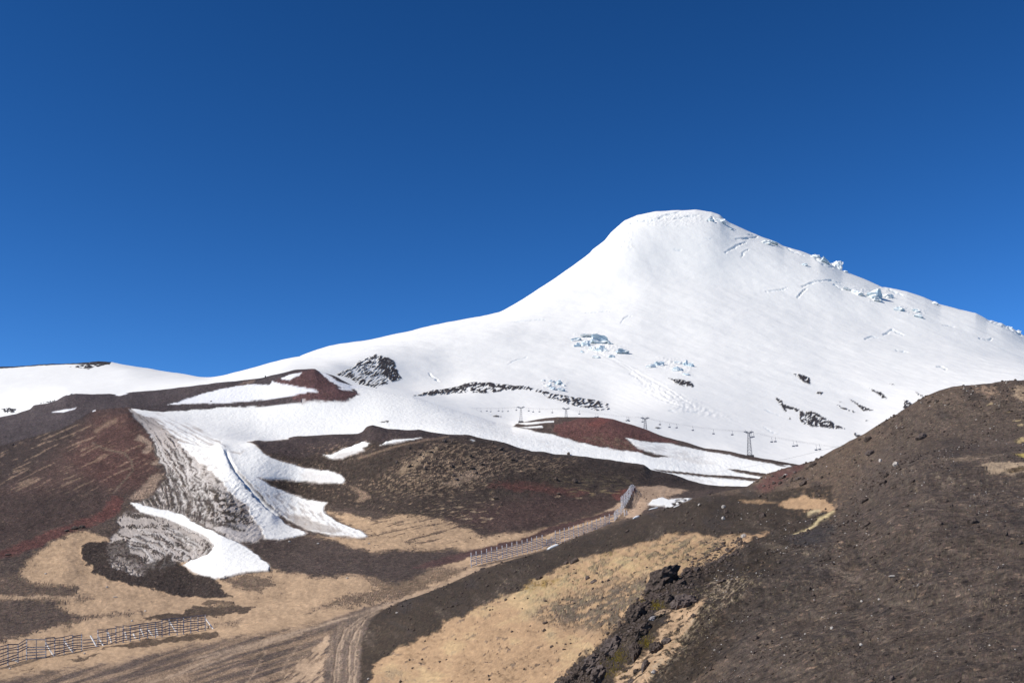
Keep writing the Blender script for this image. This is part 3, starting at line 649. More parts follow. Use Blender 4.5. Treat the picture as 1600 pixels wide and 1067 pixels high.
# icefalls, crevasses and summit steps
crev = [([(1135,394),(1150,384),(1165,379)], 1.2, 2.2), ([(1150,374),(1170,373),(1183,371)], 1.1, 2.2), ([(1160,402),(1163,394),(1170,391)], 1.0, 1.8),
        ([(985,349),(1005,345),(1025,343),(1040,338),(1062,331)], 1.4, 1.8), ([(1055,342),(1072,338),(1092,336)], 1.3, 2.0), ([(1105,346),(1112,340),(1118,348)], 1.6, 2.4),
        ([(1195,455),(1210,453),(1228,451)], .9, 1.4), ([(1245,464),(1252,458),(1260,453)], 1.1, 2.4), ([(1252,448),(1265,444),(1275,440),(1300,438),(1312,441)], 1.1, 1.8), ([(1304,444),(1310,449),(1316,452)], 1.2, 2.4),
        ([(915,488),(935,487),(955,486)], .8, 1.0), ([(970,507),(974,500),(985,496)], 1.0, 1.0), ([(800,503),(830,500),(850,499)], .8, .8), ([(672,581),(679,587),(686,593)], 1.1, 2.4),
        ([(795,570),(808,564),(822,560)], 1.0, .7), ([(1380,522),(1395,515),(1410,524)], 1.5, 1.8), ([(1352,530),(1362,526),(1370,528)], 1.4, 1.4), ([(1400,546),(1408,548),(1416,550)], 1.2, 1.5),
        ([(1463,574),(1470,573),(1478,577)], 1.5, 2.0), ([(1532,529),(1540,531),(1548,531)], 1.2, 2.0), ([(1474,509),(1490,511)], .8, 1.2), ([(1170,366),(1180,368),(1184,369)], 1.2, 2.2),
        ([(1228,387),(1240,393),(1256,398)], 1.2, 2.0), ([(1375,447),(1385,450),(1408,459)], 1.1, 1.4), ([(1535,492),(1545,500),(1560,506),(1575,512),(1595,523)], 1.6, 2.0),
        ([(960,380),(968,374),(975,372)], 1.6, .9), ([(962,386),(975,383)], 1.4, .9), ([(1195,640),(1215,648)], .9, .5), ([(1045,640),(1056,643)], .8, 1.0), ([(1073,643),(1090,645)], .8, .7),
        ([(1192,668),(1205,674),(1218,679)], .8, .8), ([(1100,372),(1108,375),(1112,374)], 1.3, 1.0), ([(1055,388),(1062,390)], 1.6, 1.0), ([(1275,402),(1285,411),(1300,416)], 1.6, 2.0)]
for ln, w, dp in crev:
    m = linemask(ln, VOL, w * .8, 1.1) * (.6 + .6 * sstep(-.3, .3, N_fin))
    disp -= m * pm * dp * 1.1
    A = A * (1 - m[..., None] * .35) + np.array((0.45, 0.58, 0.66)) * (m[..., None] * .35)
    up = linemask([(x - 1, y - 2.2) for x, y in ln], VOL, w * 1.3, .35)
    disp += up * pm * dp * .15
ice_z = [[(892,535),(900,524),(935,522),(950,532),(978,546),(975,552),(950,558),(930,558),(905,545)], [(1010,572),(1030,562),(1075,563),(1088,568),(1080,588),(1050,580)], [(842,598),(858,590),(885,596),(886,608),(868,611),(848,604)],
         [(1325,448),(1380,450),(1400,462),(1395,468),(1360,470),(1330,455)], [(1395,480),(1410,476),(1450,488),(1440,497),(1410,490)], [(975,345),(1060,333),(1100,336),(1090,352),(1010,352)],
         [(960,368),(985,360),(990,385),(965,392)]]
for pl in ice_z:
    m = mask(pl, VOL, 4, 2)
    disp += m * pm * 1.1 * np.abs(fbm(PX / 6, PY / 4, 3, 231)) * 1.5
# avalanche runnels below the first icefall
for ln in [[(937,555),(962,568),(987,584),(1010,600),(1040,618)], [(946,557),(975,573),(1000,587),(1040,606),(1085,635)], [(985,586),(997,592),(1004,599)], [(1010,612),(1050,630),(1085,640)]]:
    m = linemask(ln, VOL, 1.1, .6); disp -= m * pm * .6
    m = linemask([(x + 1, y - 2) for x, y in ln], VOL, 1.3, .6); disp += m * pm * .2
m = mask([(985,583),(1030,600),(1080,625),(1140,655),(1120,652),(1060,640),(1010,612)], VOL, 7, 2)
disp += m * pm * 1.0 * fbm(PX / 6, PY / 4, 3, 233)
# wheel ruts
for ln in [[(516,1110),(522,1050),(526,1015),(538,985),(560,965),(600,946)], [(543,1110),(545,1050),(546,1010),(556,985),(575,962),(620,942)]]:
    disp -= linemask(ln, SGg <= 7, 1.6, .2) * .10
Z = Z + disp
PYs = 533.5 - F * np.tan(np.arctan(Z / Yd) - PITCH)     # line-of-sight row after relief

# ------------------------------------------------------------------ ground meshes
def mat_ground(name, sc1, bump, strength, speck, snow_scale, snow_b=.30):
    m = bpy.data.materials.new(name); m.use_nodes = True
    nt = m.node_tree; N = nt.nodes; L = nt.links
    b = N['Principled BSDF']
    at = N.new('ShaderNodeAttribute'); at.attribute_name = 'albedo'
    tc = N.new('ShaderNodeTexCoord')
    n1 = N.new('ShaderNodeTexNoise'); n1.inputs['Scale'].default_value = sc1; n1.inputs['Detail'].default_value = 9; n1.inputs['Roughness'].default_value = .72
    L.new(tc.outputs['Object'], n1.inputs['Vector'])
    mr = N.new('ShaderNodeMapRange'); mr.inputs[1].default_value = .3; mr.inputs[2].default_value = .7; mr.inputs[3].default_value = 1 - speck; mr.inputs[4].default_value = 1 + speck
    L.new(n1.outputs[0], mr.inputs[0])
    ga = N.new('ShaderNodeAttribute'); ga.attribute_name = 'grain'
    iv = N.new('ShaderNodeMath'); iv.operation = 'MULTIPLY'; om = N.new('ShaderNodeMath'); om.operation = 'SUBTRACT'; om.inputs[0].default_value = 1
    L.new(at.outputs['Alpha'], om.inputs[1]); L.new(om.outputs[0], iv.inputs[0]); L.new(ga.outputs['Fac'], iv.inputs[1])
    fl_ = N.new('ShaderNodeMath'); fl_.operation = 'SUBTRACT'; fl_.inputs[0].default_value = 1; L.new(iv.outputs[0], fl_.inputs[1])
    mx = N.new('ShaderNodeMix'); mx.data_type = 'FLOAT'     # fade mottling on snow and smooth sand
    L.new(fl_.outputs[0], mx.inputs[0]); L.new(mr.outputs[0], mx.inputs[2]); mx.inputs[3].default_value = 1.0
    vm = N.new('ShaderNodeVectorMath'); vm.operation = 'SCALE'
    L.new(at.outputs['Color'], vm.inputs[0]); L.new(mx.outputs[0], vm.inputs['Scale'])
    # pale and dark grit
    vo = N.new('ShaderNodeTexVoronoi'); vo.inputs['Scale'].default_value = sc1 * 3.2
    L.new(tc.outputs['Object'], vo.inputs['Vector'])
    sp = N.new('ShaderNodeSeparateColor'); L.new(vo.outputs['Color'], sp.inputs[0])
    cr = N.new('ShaderNodeValToRGB')
    e = cr.color_ramp.elements
    e[0].position = 0; e[0].color = (.45, .45, .47, 1); e[1].position = 1; e[1].color = (2.3, 2.1, 1.9, 1)
    x = e.new(.14); x.color = (.9, .9, .9, 1); x = e.new(.86); x.color = (1.08, 1.06, 1.04, 1); x = e.new(.965); x.color = (1.3, 1.25, 1.2, 1)
    L.new(sp.outputs[0], cr.inputs[0])
    mx2 = N.new('ShaderNodeMix'); mx2.data_type = 'RGBA'
    L.new(fl_.outputs[0], mx2.inputs[0]); L.new(cr.outputs[0], mx2.inputs[6]); mx2.inputs[7].default_value = (1, 1, 1, 1)
    vm2 = N.new('ShaderNodeVectorMath'); vm2.operation = 'MULTIPLY'
    L.new(vm.outputs[0], vm2.inputs[0]); L.new(mx2.outputs[2], vm2.inputs[1])
    L.new(vm2.outputs[0], b.inputs['Base Color'])
    b.inputs['Roughness'].default_value = .92
    b.inputs['Specular IOR Level'].default_value = .18
    # bump: gravel where bare, wind crust where snow
    n2 = N.new('ShaderNodeTexNoise'); n2.inputs['Scale'].default_value = snow_scale; n2.inputs['Detail'].default_value = 7; n2.inputs['Roughness'].default_value = .6
    mp = N.new('ShaderNodeMapping'); mp.inputs['Scale'].default_value = (1, .45, 1); mp.inputs['Rotation'].default_value = (0, 0, .5)
    L.new(tc.outputs['Object'], mp.inputs[0]); L.new(mp.outputs[0], n2.inputs['Vector'])
    mx3 = N.new('ShaderNodeMix'); mx3.data_type = 'FLOAT'
    ms = N.new('ShaderNodeMath'); ms.operation = 'MULTIPLY'; ms.inputs[1].default_value = snow_b
    L.new(n2.outputs[0], ms.inputs[0])
    L.new(at.outputs['Alpha'], mx3.inputs[0]); bg_ = N.new('ShaderNodeMath'); bg_.operation = 'MULTIPLY'; L.new(n1.outputs[0], bg_.inputs[0]); L.new(ga.outputs['Fac'], bg_.inputs[1]); L.new(bg_.outputs[0], mx3.inputs[2]); L.new(ms.outputs[0], mx3.inputs[3])
    bp = N.new('ShaderNodeBump'); bp.inputs['Distance'].default_value = bump; bp.inputs['Strength'].default_value = strength
    L.new(mx3.outputs[0], bp.inputs['Height']); L.new(bp.outputs[0], b.inputs['Normal'])
    return m
M_near = mat_ground('gravel_ground', 2.2, .35, .9, .5, .8)
M_mid = mat_ground('valley_ground', .55, 1.2, .8, .4, .5, .5)
M_far = mat_ground('mountain_snow', .12, 6.0, .7, .3, .03)

# full-grid normals so the pieces join without a seam
Pw = np.stack([X, Yd, Z], -1)
du = np.gradient(Pw, axis=1); dv = np.gradient(Pw, axis=0)
NRM = np.cross(du, dv); NRM /= np.linalg.norm(NRM, axis=-1, keepdims=True) + 1e-12
NRM *= np.sign(NRM[..., 2:3] + 1e-9)

def ground(name, r0, r1, mat):
    nr = r1 - r0 + 1
    P_ = Pw[r0:r1 + 1].reshape(-1, 3).astype(np.float32)
    me = bpy.data.meshes.new(name)
    idx = np.arange(nr * NC).reshape(nr, NC)
    q = np.stack([idx[:-1, :-1], idx[:-1, 1:], idx[1:, 1:], idx[1:, :-1]], -1).reshape(-1, 4)
    me.vertices.add(nr * NC); me.vertices.foreach_set('co', P_.ravel())
    me.loops.add(q.size); me.loops.foreach_set('vertex_index', q.ravel().astype(np.int32))
    me.polygons.add(len(q)); me.polygons.foreach_set('loop_start', (np.arange(len(q)) * 4).astype(np.int32))
    me.polygons.foreach_set('loop_total', np.full(len(q), 4, np.int32))
    me.update(calc_edges=True)
    me.polygons.foreach_set('use_smooth', np.ones(len(q), bool))
    ca = me.color_attributes.new('albedo', 'FLOAT_COLOR', 'POINT')
    rgba = np.concatenate([A[r0:r1 + 1], S[r0:r1 + 1, :, None]], -1).astype(np.float32)
    ca.data.foreach_set('color', rgba.ravel())
    gr_ = me.attributes.new('grain', 'FLOAT', 'POINT')
    gr_.data.foreach_set('value', (1 - .65 * sstep(.22, .36, A[r0:r1 + 1, :, 0])).ravel().astype(np.float32))
    me.normals_split_custom_set_from_vertices(NRM[r0:r1 + 1].reshape(-1, 3).astype(np.float32))
    me.materials.append(mat)
    o = bpy.data.objects.new(name, me); C.objects.link(o)
    o['kind'] = 'structure'
    return o
rs = np.concatenate([[0], np.cumsum(rows)])
ground('foreground_hill', 0, int(rs[5]), M_near)
ground('valley', int(rs[5]), int(rs[10]), M_mid)
ground('lower_slopes', int(rs[10]), int(rs[13]) + rows[13] // 2, M_mid)
ground('volcano', int(rs[13]) + rows[13] // 2, NR - 1, M_far)

# ------------------------------------------------------------------ placing helpers
def colof(px): return float(np.interp(px, cols, np.arange(NC)))
def hit(px, py, r0=0):
    """first point of the land on the line of sight"""
    c = int(round(colof(px)))
    col = PYs[:, c]
    k0 = int(rs[1]) if r0 == 0 else r0
    for r in range(k0, NR - 1):
        if col[r + 1] <= py <= col[r] or (r == k0 and col[r] <= py):
            t = (col[r] - py) / max(1e-6, col[r] - col[r + 1]); t = min(max(t, 0), 1)
            return Vector(Pw[r, c] * (1 - t) + Pw[r + 1, c] * t)
    r = int(np.argmin(np.abs(col[k0:] - py))) + k0
    return Vector(Pw[r, c])
def at_dist(px, Yq):
    c = int(round(colof(px)))
    y = Yd[:, c]
    r = int(np.searchsorted(y, Yq)); r = min(max(r, 1), NR - 1)
    t = (Yq - y[r - 1]) / (y[r] - y[r - 1])
    return Vector(Pw[r - 1, c] * (1 - t) + Pw[r, c] * t)
def ray(px, py, Yq):
    v = (533.5 - py) / F
    return Vector((Yq * (px - 800) / F / (math.cos(PITCH) - math.sin(PITCH) * v), Yq, Yq * math.tan(PITCH + math.atan(v))))

def mat(name, col, rough=.85, noise=.25, scale=3.0, bump=.3, metal=0.0, spec=.2, dist=.05):
    m = bpy.data.materials.new(name); m.use_nodes = True
    N = m.node_tree.nodes; L = m.node_tree.links; b = N['Principled BSDF']
    tc = N.new('ShaderNodeTexCoord'); n = N.new('ShaderNodeTexNoise'); n.inputs['Scale'].default_value = scale; n.inputs['Detail'].default_value = 8; n.inputs['Roughness'].default_value = .65
    L.new(tc.outputs['Object'], n.inputs['Vector'])
    r = N.new('ShaderNodeValToRGB'); e = r.color_ramp.elements
    e[0].position = .3; e[0].color = tuple(c * (1 - noise) for c in col) + (1,); e[1].position = .7; e[1].color = tuple(c * (1 + noise) for c in col) + (1,)
    L.new(n.outputs[0], r.inputs[0]); L.new(r.outputs[0], b.inputs['Base Color'])
    b.inputs['Roughness'].default_value = rough; b.inputs['Metallic'].default_value = metal; b.inputs['Specular IOR Level'].default_value = spec
    bp = N.new('ShaderNodeBump'); bp.inputs['Strength'].default_value = bump; bp.inputs['Distance'].default_value = dist
    L.new(n.outputs[0], bp.inputs['Height']); L.new(bp.outputs[0], b.inputs['Normal'])
    return m
M_rock = mat('lava_rock', (0.092, 0.069, 0.058), .9, .5, 3.0, 1.0, dist=.25)
M_rockb = mat('brown_rock', (0.11, 0.085, 0.075), .9, .4, 2.5, .8, dist=.1)
M_rockp = mat('pale_rock', (0.42, 0.38, 0.34), .9, .25, 4, .6)
M_wood = mat('weathered_wood', (0.56, 0.54, 0.55), .8, .3, 2.5, .4)
M_woodd = mat('grey_wood', (0.24, 0.22, 0.235), .8, .35, 2.5, .4)
M_woodl = mat('bleached_wood', (0.74, 0.72, 0.70), .8, .2, 2.5, .4)
M_steel = mat('painted_steel', (0.23, 0.23, 0.25), .6, .2, 2, .1, .3, .4)
M_cable = mat('steel_cable', (0.16, 0.16, 0.17), .5, .1, 2, .1, .6, .4)
M_chair = mat('chair_metal', (0.16, 0.17, 0.21), .6, .2, 2, .1, .2, .4)
M_ice = mat('glacier_ice', (0.60, 0.69, 0.735), .55, .22, .12, .7, 0, .3, 1.5)
M_icew = mat('firn_ice', (0.80, 0.825, 0.84), .7, .12, .12, .6, 0, .3, 1.5)
M_rocks = mat('sandy_rock', (0.30, 0.215, 0.145), .9, .35, 3, .8, dist=.1)
M_rockg = mat('grey_stone', (0.26, 0.24, 0.24), .9, .3, 3, .8, dist=.1)
M_conc = mat('concrete', (0.09, 0.085, 0.085), .9, .2, 1, .3)
M_moss = mat('moss', (0.27, 0.20, 0.025), .95, .6, 6, .8)
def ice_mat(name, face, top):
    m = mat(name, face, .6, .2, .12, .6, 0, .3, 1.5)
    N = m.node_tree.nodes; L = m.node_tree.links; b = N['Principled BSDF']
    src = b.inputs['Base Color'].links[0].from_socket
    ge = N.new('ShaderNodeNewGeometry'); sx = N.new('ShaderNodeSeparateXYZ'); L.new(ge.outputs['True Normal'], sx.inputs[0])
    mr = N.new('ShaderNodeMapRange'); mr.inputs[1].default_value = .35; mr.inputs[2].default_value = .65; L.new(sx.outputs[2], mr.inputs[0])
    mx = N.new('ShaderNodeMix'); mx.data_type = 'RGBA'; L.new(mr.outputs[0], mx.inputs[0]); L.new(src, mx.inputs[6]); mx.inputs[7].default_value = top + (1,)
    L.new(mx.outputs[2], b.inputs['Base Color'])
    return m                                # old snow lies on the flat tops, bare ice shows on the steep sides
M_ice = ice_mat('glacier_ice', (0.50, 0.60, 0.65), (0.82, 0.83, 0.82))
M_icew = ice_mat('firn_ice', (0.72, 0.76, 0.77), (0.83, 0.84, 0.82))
M_snowp = mat('old_snow', (0.74, 0.74, 0.74), .8, .12, 2, .4)

def link(name, me, m, parent=None):
    o = bpy.data.objects.new(name, me); C.objects.link(o)
    if m is not None: me.materials.append(m)
    if parent is not None: o.parent = parent
    return o
def tag(o, label, cat, group=None, kind=None):
    if label: o['label'] = label
    if cat: o['category'] = cat
    if group: o['group'] = group
    if kind: o['kind'] = kind
    return o
def thing(name, loc, label, cat, group=None):
    o = bpy.data.objects.new(name, None); C.objects.link(o); o.location = loc
    o.empty_display_size = .3
    return tag(o, label, cat, group)
def bar(bm, a, b, w, t=None):
    """a beam of w x t from a to b"""
    t = t or w
    a = Vector(a); b = Vector(b); d = (b - a); L = d.length
    if L < 1e-5: return
    q = d.to_track_quat('Z', 'Y')
    g = bmesh.ops.create_cube(bm, size=1.0)
    M = Matrix.Translation((a + b) / 2) @ q.to_matrix().to_4x4() @ Matrix.Diagonal((w, t, L, 1))
    bmesh.ops.transform(bm, matrix=M, verts=g['verts'])
def done(bm, name):
    me = bpy.data.meshes.new(name); bm.to_mesh(me); bm.free(); return me

# ------------------------------------------------------------------ rocks
def rock_mesh(seed, w, dpt, h, sub=3, jag=.45):
    """an angular lump of lava: a sphere cut by random planes, then roughened"""
    rnd = random.Random(seed)
    bm = bmesh.new()
    bmesh.ops.create_icosphere(bm, subdivisions=sub, radius=1.0)
    planes = []
    for _ in range(9):
        n = Vector((rnd.uniform(-1, 1), rnd.uniform(-1, 1), rnd.uniform(-.8, 1))).normalized()
        planes.append((n, rnd.uniform(.6, .92)))
    V0 = np.array([v.co[:] for v in bm.verts])
    for n, k in planes:
        n_ = np.array(n[:]); e_ = V0 @ n_ - k
        V0 -= np.clip(e_, 0, None)[:, None] * n_ * .8
    nz = fbm(V0[:, 0] * 2.2 + seed, V0[:, 1] * 2.2 + V0[:, 2] * 1.7, 3, seed % 97) + .45 * fbm(V0[:, 2] * 5 + seed, V0[:, 0] * 5 - V0[:, 1] * 4, 3, seed % 89, .7)
    V0 *= (1 + jag * nz)[:, None]
    V0 *= np.array([w / 2, dpt / 2, h / 2])
    for v, c in zip(bm.verts, V0): v.co = c
    return bm
def boulder(px, py, wpx, hpx, rot, m, label, group=None, name='boulder', cat='rock', seed=0, sub=3, jag=.45, sink=.25, dep=.8):
    p = hit(px, py + hpx * .25)
    k = p.y / F
    w, h = wpx * k, hpx * k * 1.15
    bm = rock_mesh(seed or int(px * 7 + py * 3), w, max(w, h) * dep, h, sub, jag)
    me = done(bm, name)
    o = link(name, me, m)
    o.location = p + Vector((0, 0, h * (.5 - sink)))
    o.rotation_euler = (0, math.radians(-rot), random.uniform(-.3, .3))
    for f in me.polygons: f.use_smooth = False
    return tag(o, label, cat, group)

# the lava outcrop in the foreground, top to bottom
OUT = 'boulders of the lava outcrop'
for px, py, w, h, rot, m, sub, lab in [
    (1037,907,82,40,36,M_rock,4,'largest black lava block, the long one crowning the outcrop above the dry grass'),
    (1074,893,22,15,20,M_rock,3,'small dark lava rock just right of the top of the largest outcrop block'),
    (1088,890,13,9,10,M_rockb,3,'little brown lava rock at the upper right end of the outcrop'),
    (1062,912,26,13,28,M_rock,3,'black lava rock tucked against the right foot of the largest outcrop block'),
    (1023,933,40,17,12,M_rock,3,'flat black lava rock directly below the largest outcrop block'),
    (1068,940,52,28,14,M_rockb,4,'broad grey-brown lava rock at the right edge of the outcrop above a tongue of sand'),
    (1046,936,18,20,0,M_rock,3,'upright black lava rock between the flat rock and the broad right-hand rock'),
    (1038,957,34,12,10,M_rocks,3,'pale sand-coloured rock in the middle of the dark outcrop'),
    (1021,966,16,9,20,M_rockg,3,'light grey stone beside the pale rock in the middle of the outcrop'),
    (994,960,38,36,40,M_rock,4,'rounded dark lava block on the left edge of the outcrop, halfway down'),
    (1009,946,26,16,20,M_rock,3,'dark lava rock leaning above the rounded left-edge block'),
    (1004,985,42,24,34,M_rock,4,'dark ribbed lava rock below the rounded left-edge block'),
    (961,1008,50,30,24,M_rockb,4,'wide brown-grey lava rock with moss along its lower side'),
    (993,1020,24,38,10,M_rock,3,'tall narrow black lava rock standing near the mossy hollow'),
    (1026,1012,28,24,20,M_rock,3,'black lava rock right of the tall narrow one, above the sand'),
    (1042,1002,22,12,20,M_rockb,3,'low brown rock at the right end of the lower outcrop'),
    (929,1034,48,30,40,M_rockb,4,'sloping grey-brown lava rock in the lower left of the outcrop'),
    (941,1055,48,30,20,M_rockb,4,'broad lava rock at the bottom edge of the picture with moss on its right'),
    (906,1050,32,24,30,M_rock,3,'dark lava rock low on the left fringe of the outcrop'),
    (893,1062,28,16,20,M_rock,3,'lowest dark lava rock at the left foot of the outcrop'),
    (994,1048,14,8,10,M_rock,3,'small loose black stone on the sand under the outcrop'),
    (1009,1040,14,22,-20,M_rockb,3,'slender brown rock beside the sand chute under the outcrop'),
    (988,1064,18,9,10,M_rockb,3,'low brown rock at the bottom edge of the picture in the sand chute')]:
    boulder(px, py, w * .8, h * .76, rot, m, lab, OUT, sub=4, jag=.36, sink=.32)

# single rocks one can point to
SG_ = 'loose rocks on the brown scree hill'
for px, py, w, h, rot, m, lab in [
    (1440,683,18,9,30,M_rockb,'brown rock with a sandy ledge high on the right hill'), (1356,687,13,8,30,M_rock,'dark rock near the upper left skyline of the right hill'),
    (1360,708,14,9,30,M_rockb,'brown rock below the dark one near the skyline of the right hill'), (1380,755,13,8,30,M_rock,'black rock in the stony band crossing the right hill'),
    (1385,743,10,8,0,M_rock,'dark rock just above the black one in the stony band'), (1350,782,15,8,30,M_rock,'dark rock with a light lower edge right of the sand pocket'),
    (1425,752,10,5,15,M_rock,'flat black stone right of the stony band'), (1479,782,6,5,0,M_rock,'upper of two small black stones in the middle of the right hill'),
    (1486,790,7,6,0,M_rock,'lower of two small black stones in the middle of the right hill'), (1400,725,9,7,20,M_rockp,'pale grey stone at the top of the stony band'),
    (1375,720,5,5,0,M_rockp,'small light stone left of the stony band'), (1519,815,17,11,10,M_rock,'largest black rock at the far right of the hill'),
    (1354,819,12,8,30,M_rock,'black rock below the sand pocket beside a white pebble'), (1572,834,7,8,20,M_rock,'black rock near the right edge of the picture'),
    (1594,848,10,6,30,M_rock,'dark rock cut by the right edge of the picture'), (1469,818,8,6,30,M_rock,'small black rock left of the largest one at the far right'),
    (1264,919,6,7,20,M_rock,'pointed black stone on the bare scree below the tan path'), (1270,929,5,3,10,M_rock,'tiny black stone below the pointed one'),
    (1422,911,9,5,30,M_rock,'black stone beside a white pebble on the middle scree'), (1394,1060,10,7,40,M_rockb,'grey-brown rock at the bottom edge of the picture'),
    (1497,1064,9,5,20,M_rock,'dark rock at the bottom edge right of the grey-brown one'), (1180,997,11,6,35,M_rock,'lone black rock on the smooth scree right of the outcrop'),
    (1085,962,9,6,20,M_rock,'small dark rock at the sand edge right of the outcrop'), (1128,908,13,5,15,M_rock,'flat dark rock on the scree above the dry grass wisps'),
    (1177,1020,5,4,0,M_rock,'tiny dark stone under the lone rock right of the outcrop'), (862,1010,6,4,0,M_rock,'black stone in the lower left sand slope'),
    (850,985,6,4,20,M_rock,'black stone in the middle of the sand slope'), (852,973,9,4,10,M_rock,'flat stone just above the one in the middle of the sand slope'),
    (928,909,10,5,20,M_rockb,'brown rock in the upper part of the sand slope'), (918,903,8,6,40,M_rockb,'upright brown rock next to another in the upper sand slope'),
    (842,903,10,6,20,M_rock,'dark rock on the upper edge of the sand slope'), (897,877,15,7,25,M_rock,'larger dark rock half buried at the upper edge of the sand slope'),
    (884,880,9,5,20,M_rockb,'brown rock left of the half buried dark one'), (762,915,6,4,20,M_rock,'small dark stone on the bare dark bank by the road'),
    (980,830,7,4,20,M_rock,'dark stone on the bank below the end of the long fence'), (1134,800,8,6,10,M_rock,'black rock in the scree left of the sand pocket'),
    (1192,806,11,9,20,M_rock,'rough dark rock left of the sand pocket'), (1130,792,7,5,10,M_rockp,'light grey stone above a black rock'),
    (1131,810,6,5,0,M_rockp,'light grey stone below a black rock'), (1093,789,4,4,0,M_rockp,'small white stone on the crest right of the snow patch'),
    (1222,669+77,12,5,30,M_rock,'dark ledge stone near the red soil on the crest'), (1270,726,11,6,25,M_rock,'dark rock on the crest where the red soil ends'),
    (1255,756,13,6,30,M_rock,'lower black ledge stone on the flank under the crest'), (1247,748,10,5,30,M_rockb,'upper brown ledge stone on the flank under the crest'),
    (1209,755,7,5,20,M_rock,'black stone just below the red soil'), (1228,742,6,3,10,M_rockp,'white flat stone on the red soil'),
    (1162,838,9,7,10,M_rockp,'pale rock near the top of the sand slope'), (1157,842,7,4,10,M_rock,'black stone at the foot of the pale rock'),
    (1022,1050,9,6,-20,M_rockp,'light grey stone on the rim of the lower sand'), (1299,981,5,4,0,M_rockp,'white pebble in the middle of the lower scree'),
    (1345,1007,6,4,0,M_rockp,'white pebble low on the scree, the lower of two'), (1393,900,10,3,0,M_rockp,'flat white stone at the end of the tan streak'),
    (1345,939,4,3,0,M_rockp,'left of two white pebbles below the tan streak'), (1373,936,4,3,0,M_rockp,'right of two white pebbles below the tan streak')]:
    boulder(px, py, w * 1.1, h * 1.15, rot, m, lab, SG_, name='stone', sub=2, jag=.35)

# dark rocks on the mound and by the valley
MG = 'dark rocks on the far lava mound'
for px, py, w, h, lab in [
    (899,752,10,8,'larger pointed black rock standing alone on the far brown slope'), (869,749,9,6,'smaller black rock left of the pointed one on the far slope'),
    (895,780,5,3,'small dark rock on the far slope above the long fence'), (872,771,7,4,'dark rock sitting on a pale fleck of sand on the far slope'),
    (774,778,9,5,'dark stone heap on a pale streak in the middle of the far slope'), (841,732,5,3,'tiny dark rock on the upper far slope'),
    (889,709,5,5,'black rock on the skyline edge of the mound against the snow'), (770,692,4,4,'small rock on the mound edge against the snow'),
    (116,825,12,6,'black lava knob at the end of the red soil band'), (128,823,9,5,'second lava knob right of the one on the red band'),
    (104,829,8,4,'low lava knob left of the one on the red band'), (21,695,3,4,'tiny dark stone on the left brown hillside'),
    (12,866,9,3,'dark low rocks at the left end of the red soil band'), (800,718,9,4,'flat dark rock on the upper right of the mound'),
    (330,627,3,2,'small rock poking out of the upper snow patch')]:
    boulder(px, py, w, h, 0, M_rock, lab, MG, name='stone', sub=2, jag=.4)
rr = random.Random(5)
cl = [(662,713),(672,706),(681,716),(668,723),(656,710),(690,702),(676,700),(700,697),(648,706),(657,700),(640,700),(709,743),(713,749),(720,742),(745,739),(770,717),(800,716),(735,712),(707,728),(686,728),(652,720),(664,732),(728,700),(750,698),(765,706),(782,702),
      (820,712),(706,690),(695,689),(640,728),(620,722),(722,722),(752,725),(738,731)]
cl.sort()
def ordinal(n): return str(n) + ('th' if 10 < n % 100 < 14 else {1: 'st', 2: 'nd', 3: 'rd'}.get(n % 10, 'th'))
for i, (px, py) in enumerate(cl):
    boulder(px, py, 2.5 + 8 * rr.random() ** 2, 2.2 + 3.4 * rr.random() ** 1.5, rr.uniform(-20, 30), M_rock if rr.random() < .5 else M_rockb, 'small dark lava rock on the brown mound, ' + ordinal(i + 1) + ' from the left', 'small rocks scattered over the mound top', name='stone', sub=2, jag=.45, seed=900 + i)
# a small cairn on the far red ridge
bm = bmesh.new()
p = hit(414, 590); k = p.y / F
for i, (w, z) in enumerate([(3.0, .5), (2.4, 1.6), (1.9, 2.7)]):
    b2 = rock_mesh(60 + i, w * k, w * k, 1.5 * k, 2, .3)
    for v in b2.verts: v.co.z += z * k
    me = done(b2, 't'); bm.from_mesh(me); bpy.data.meshes.remove(me)
cn = link('cairn', done(bm, 'cairn'), M_rock); cn.location = p
tag(cn, 'tiny dark stone cairn on the far ridge line against the snow', 'cairn')

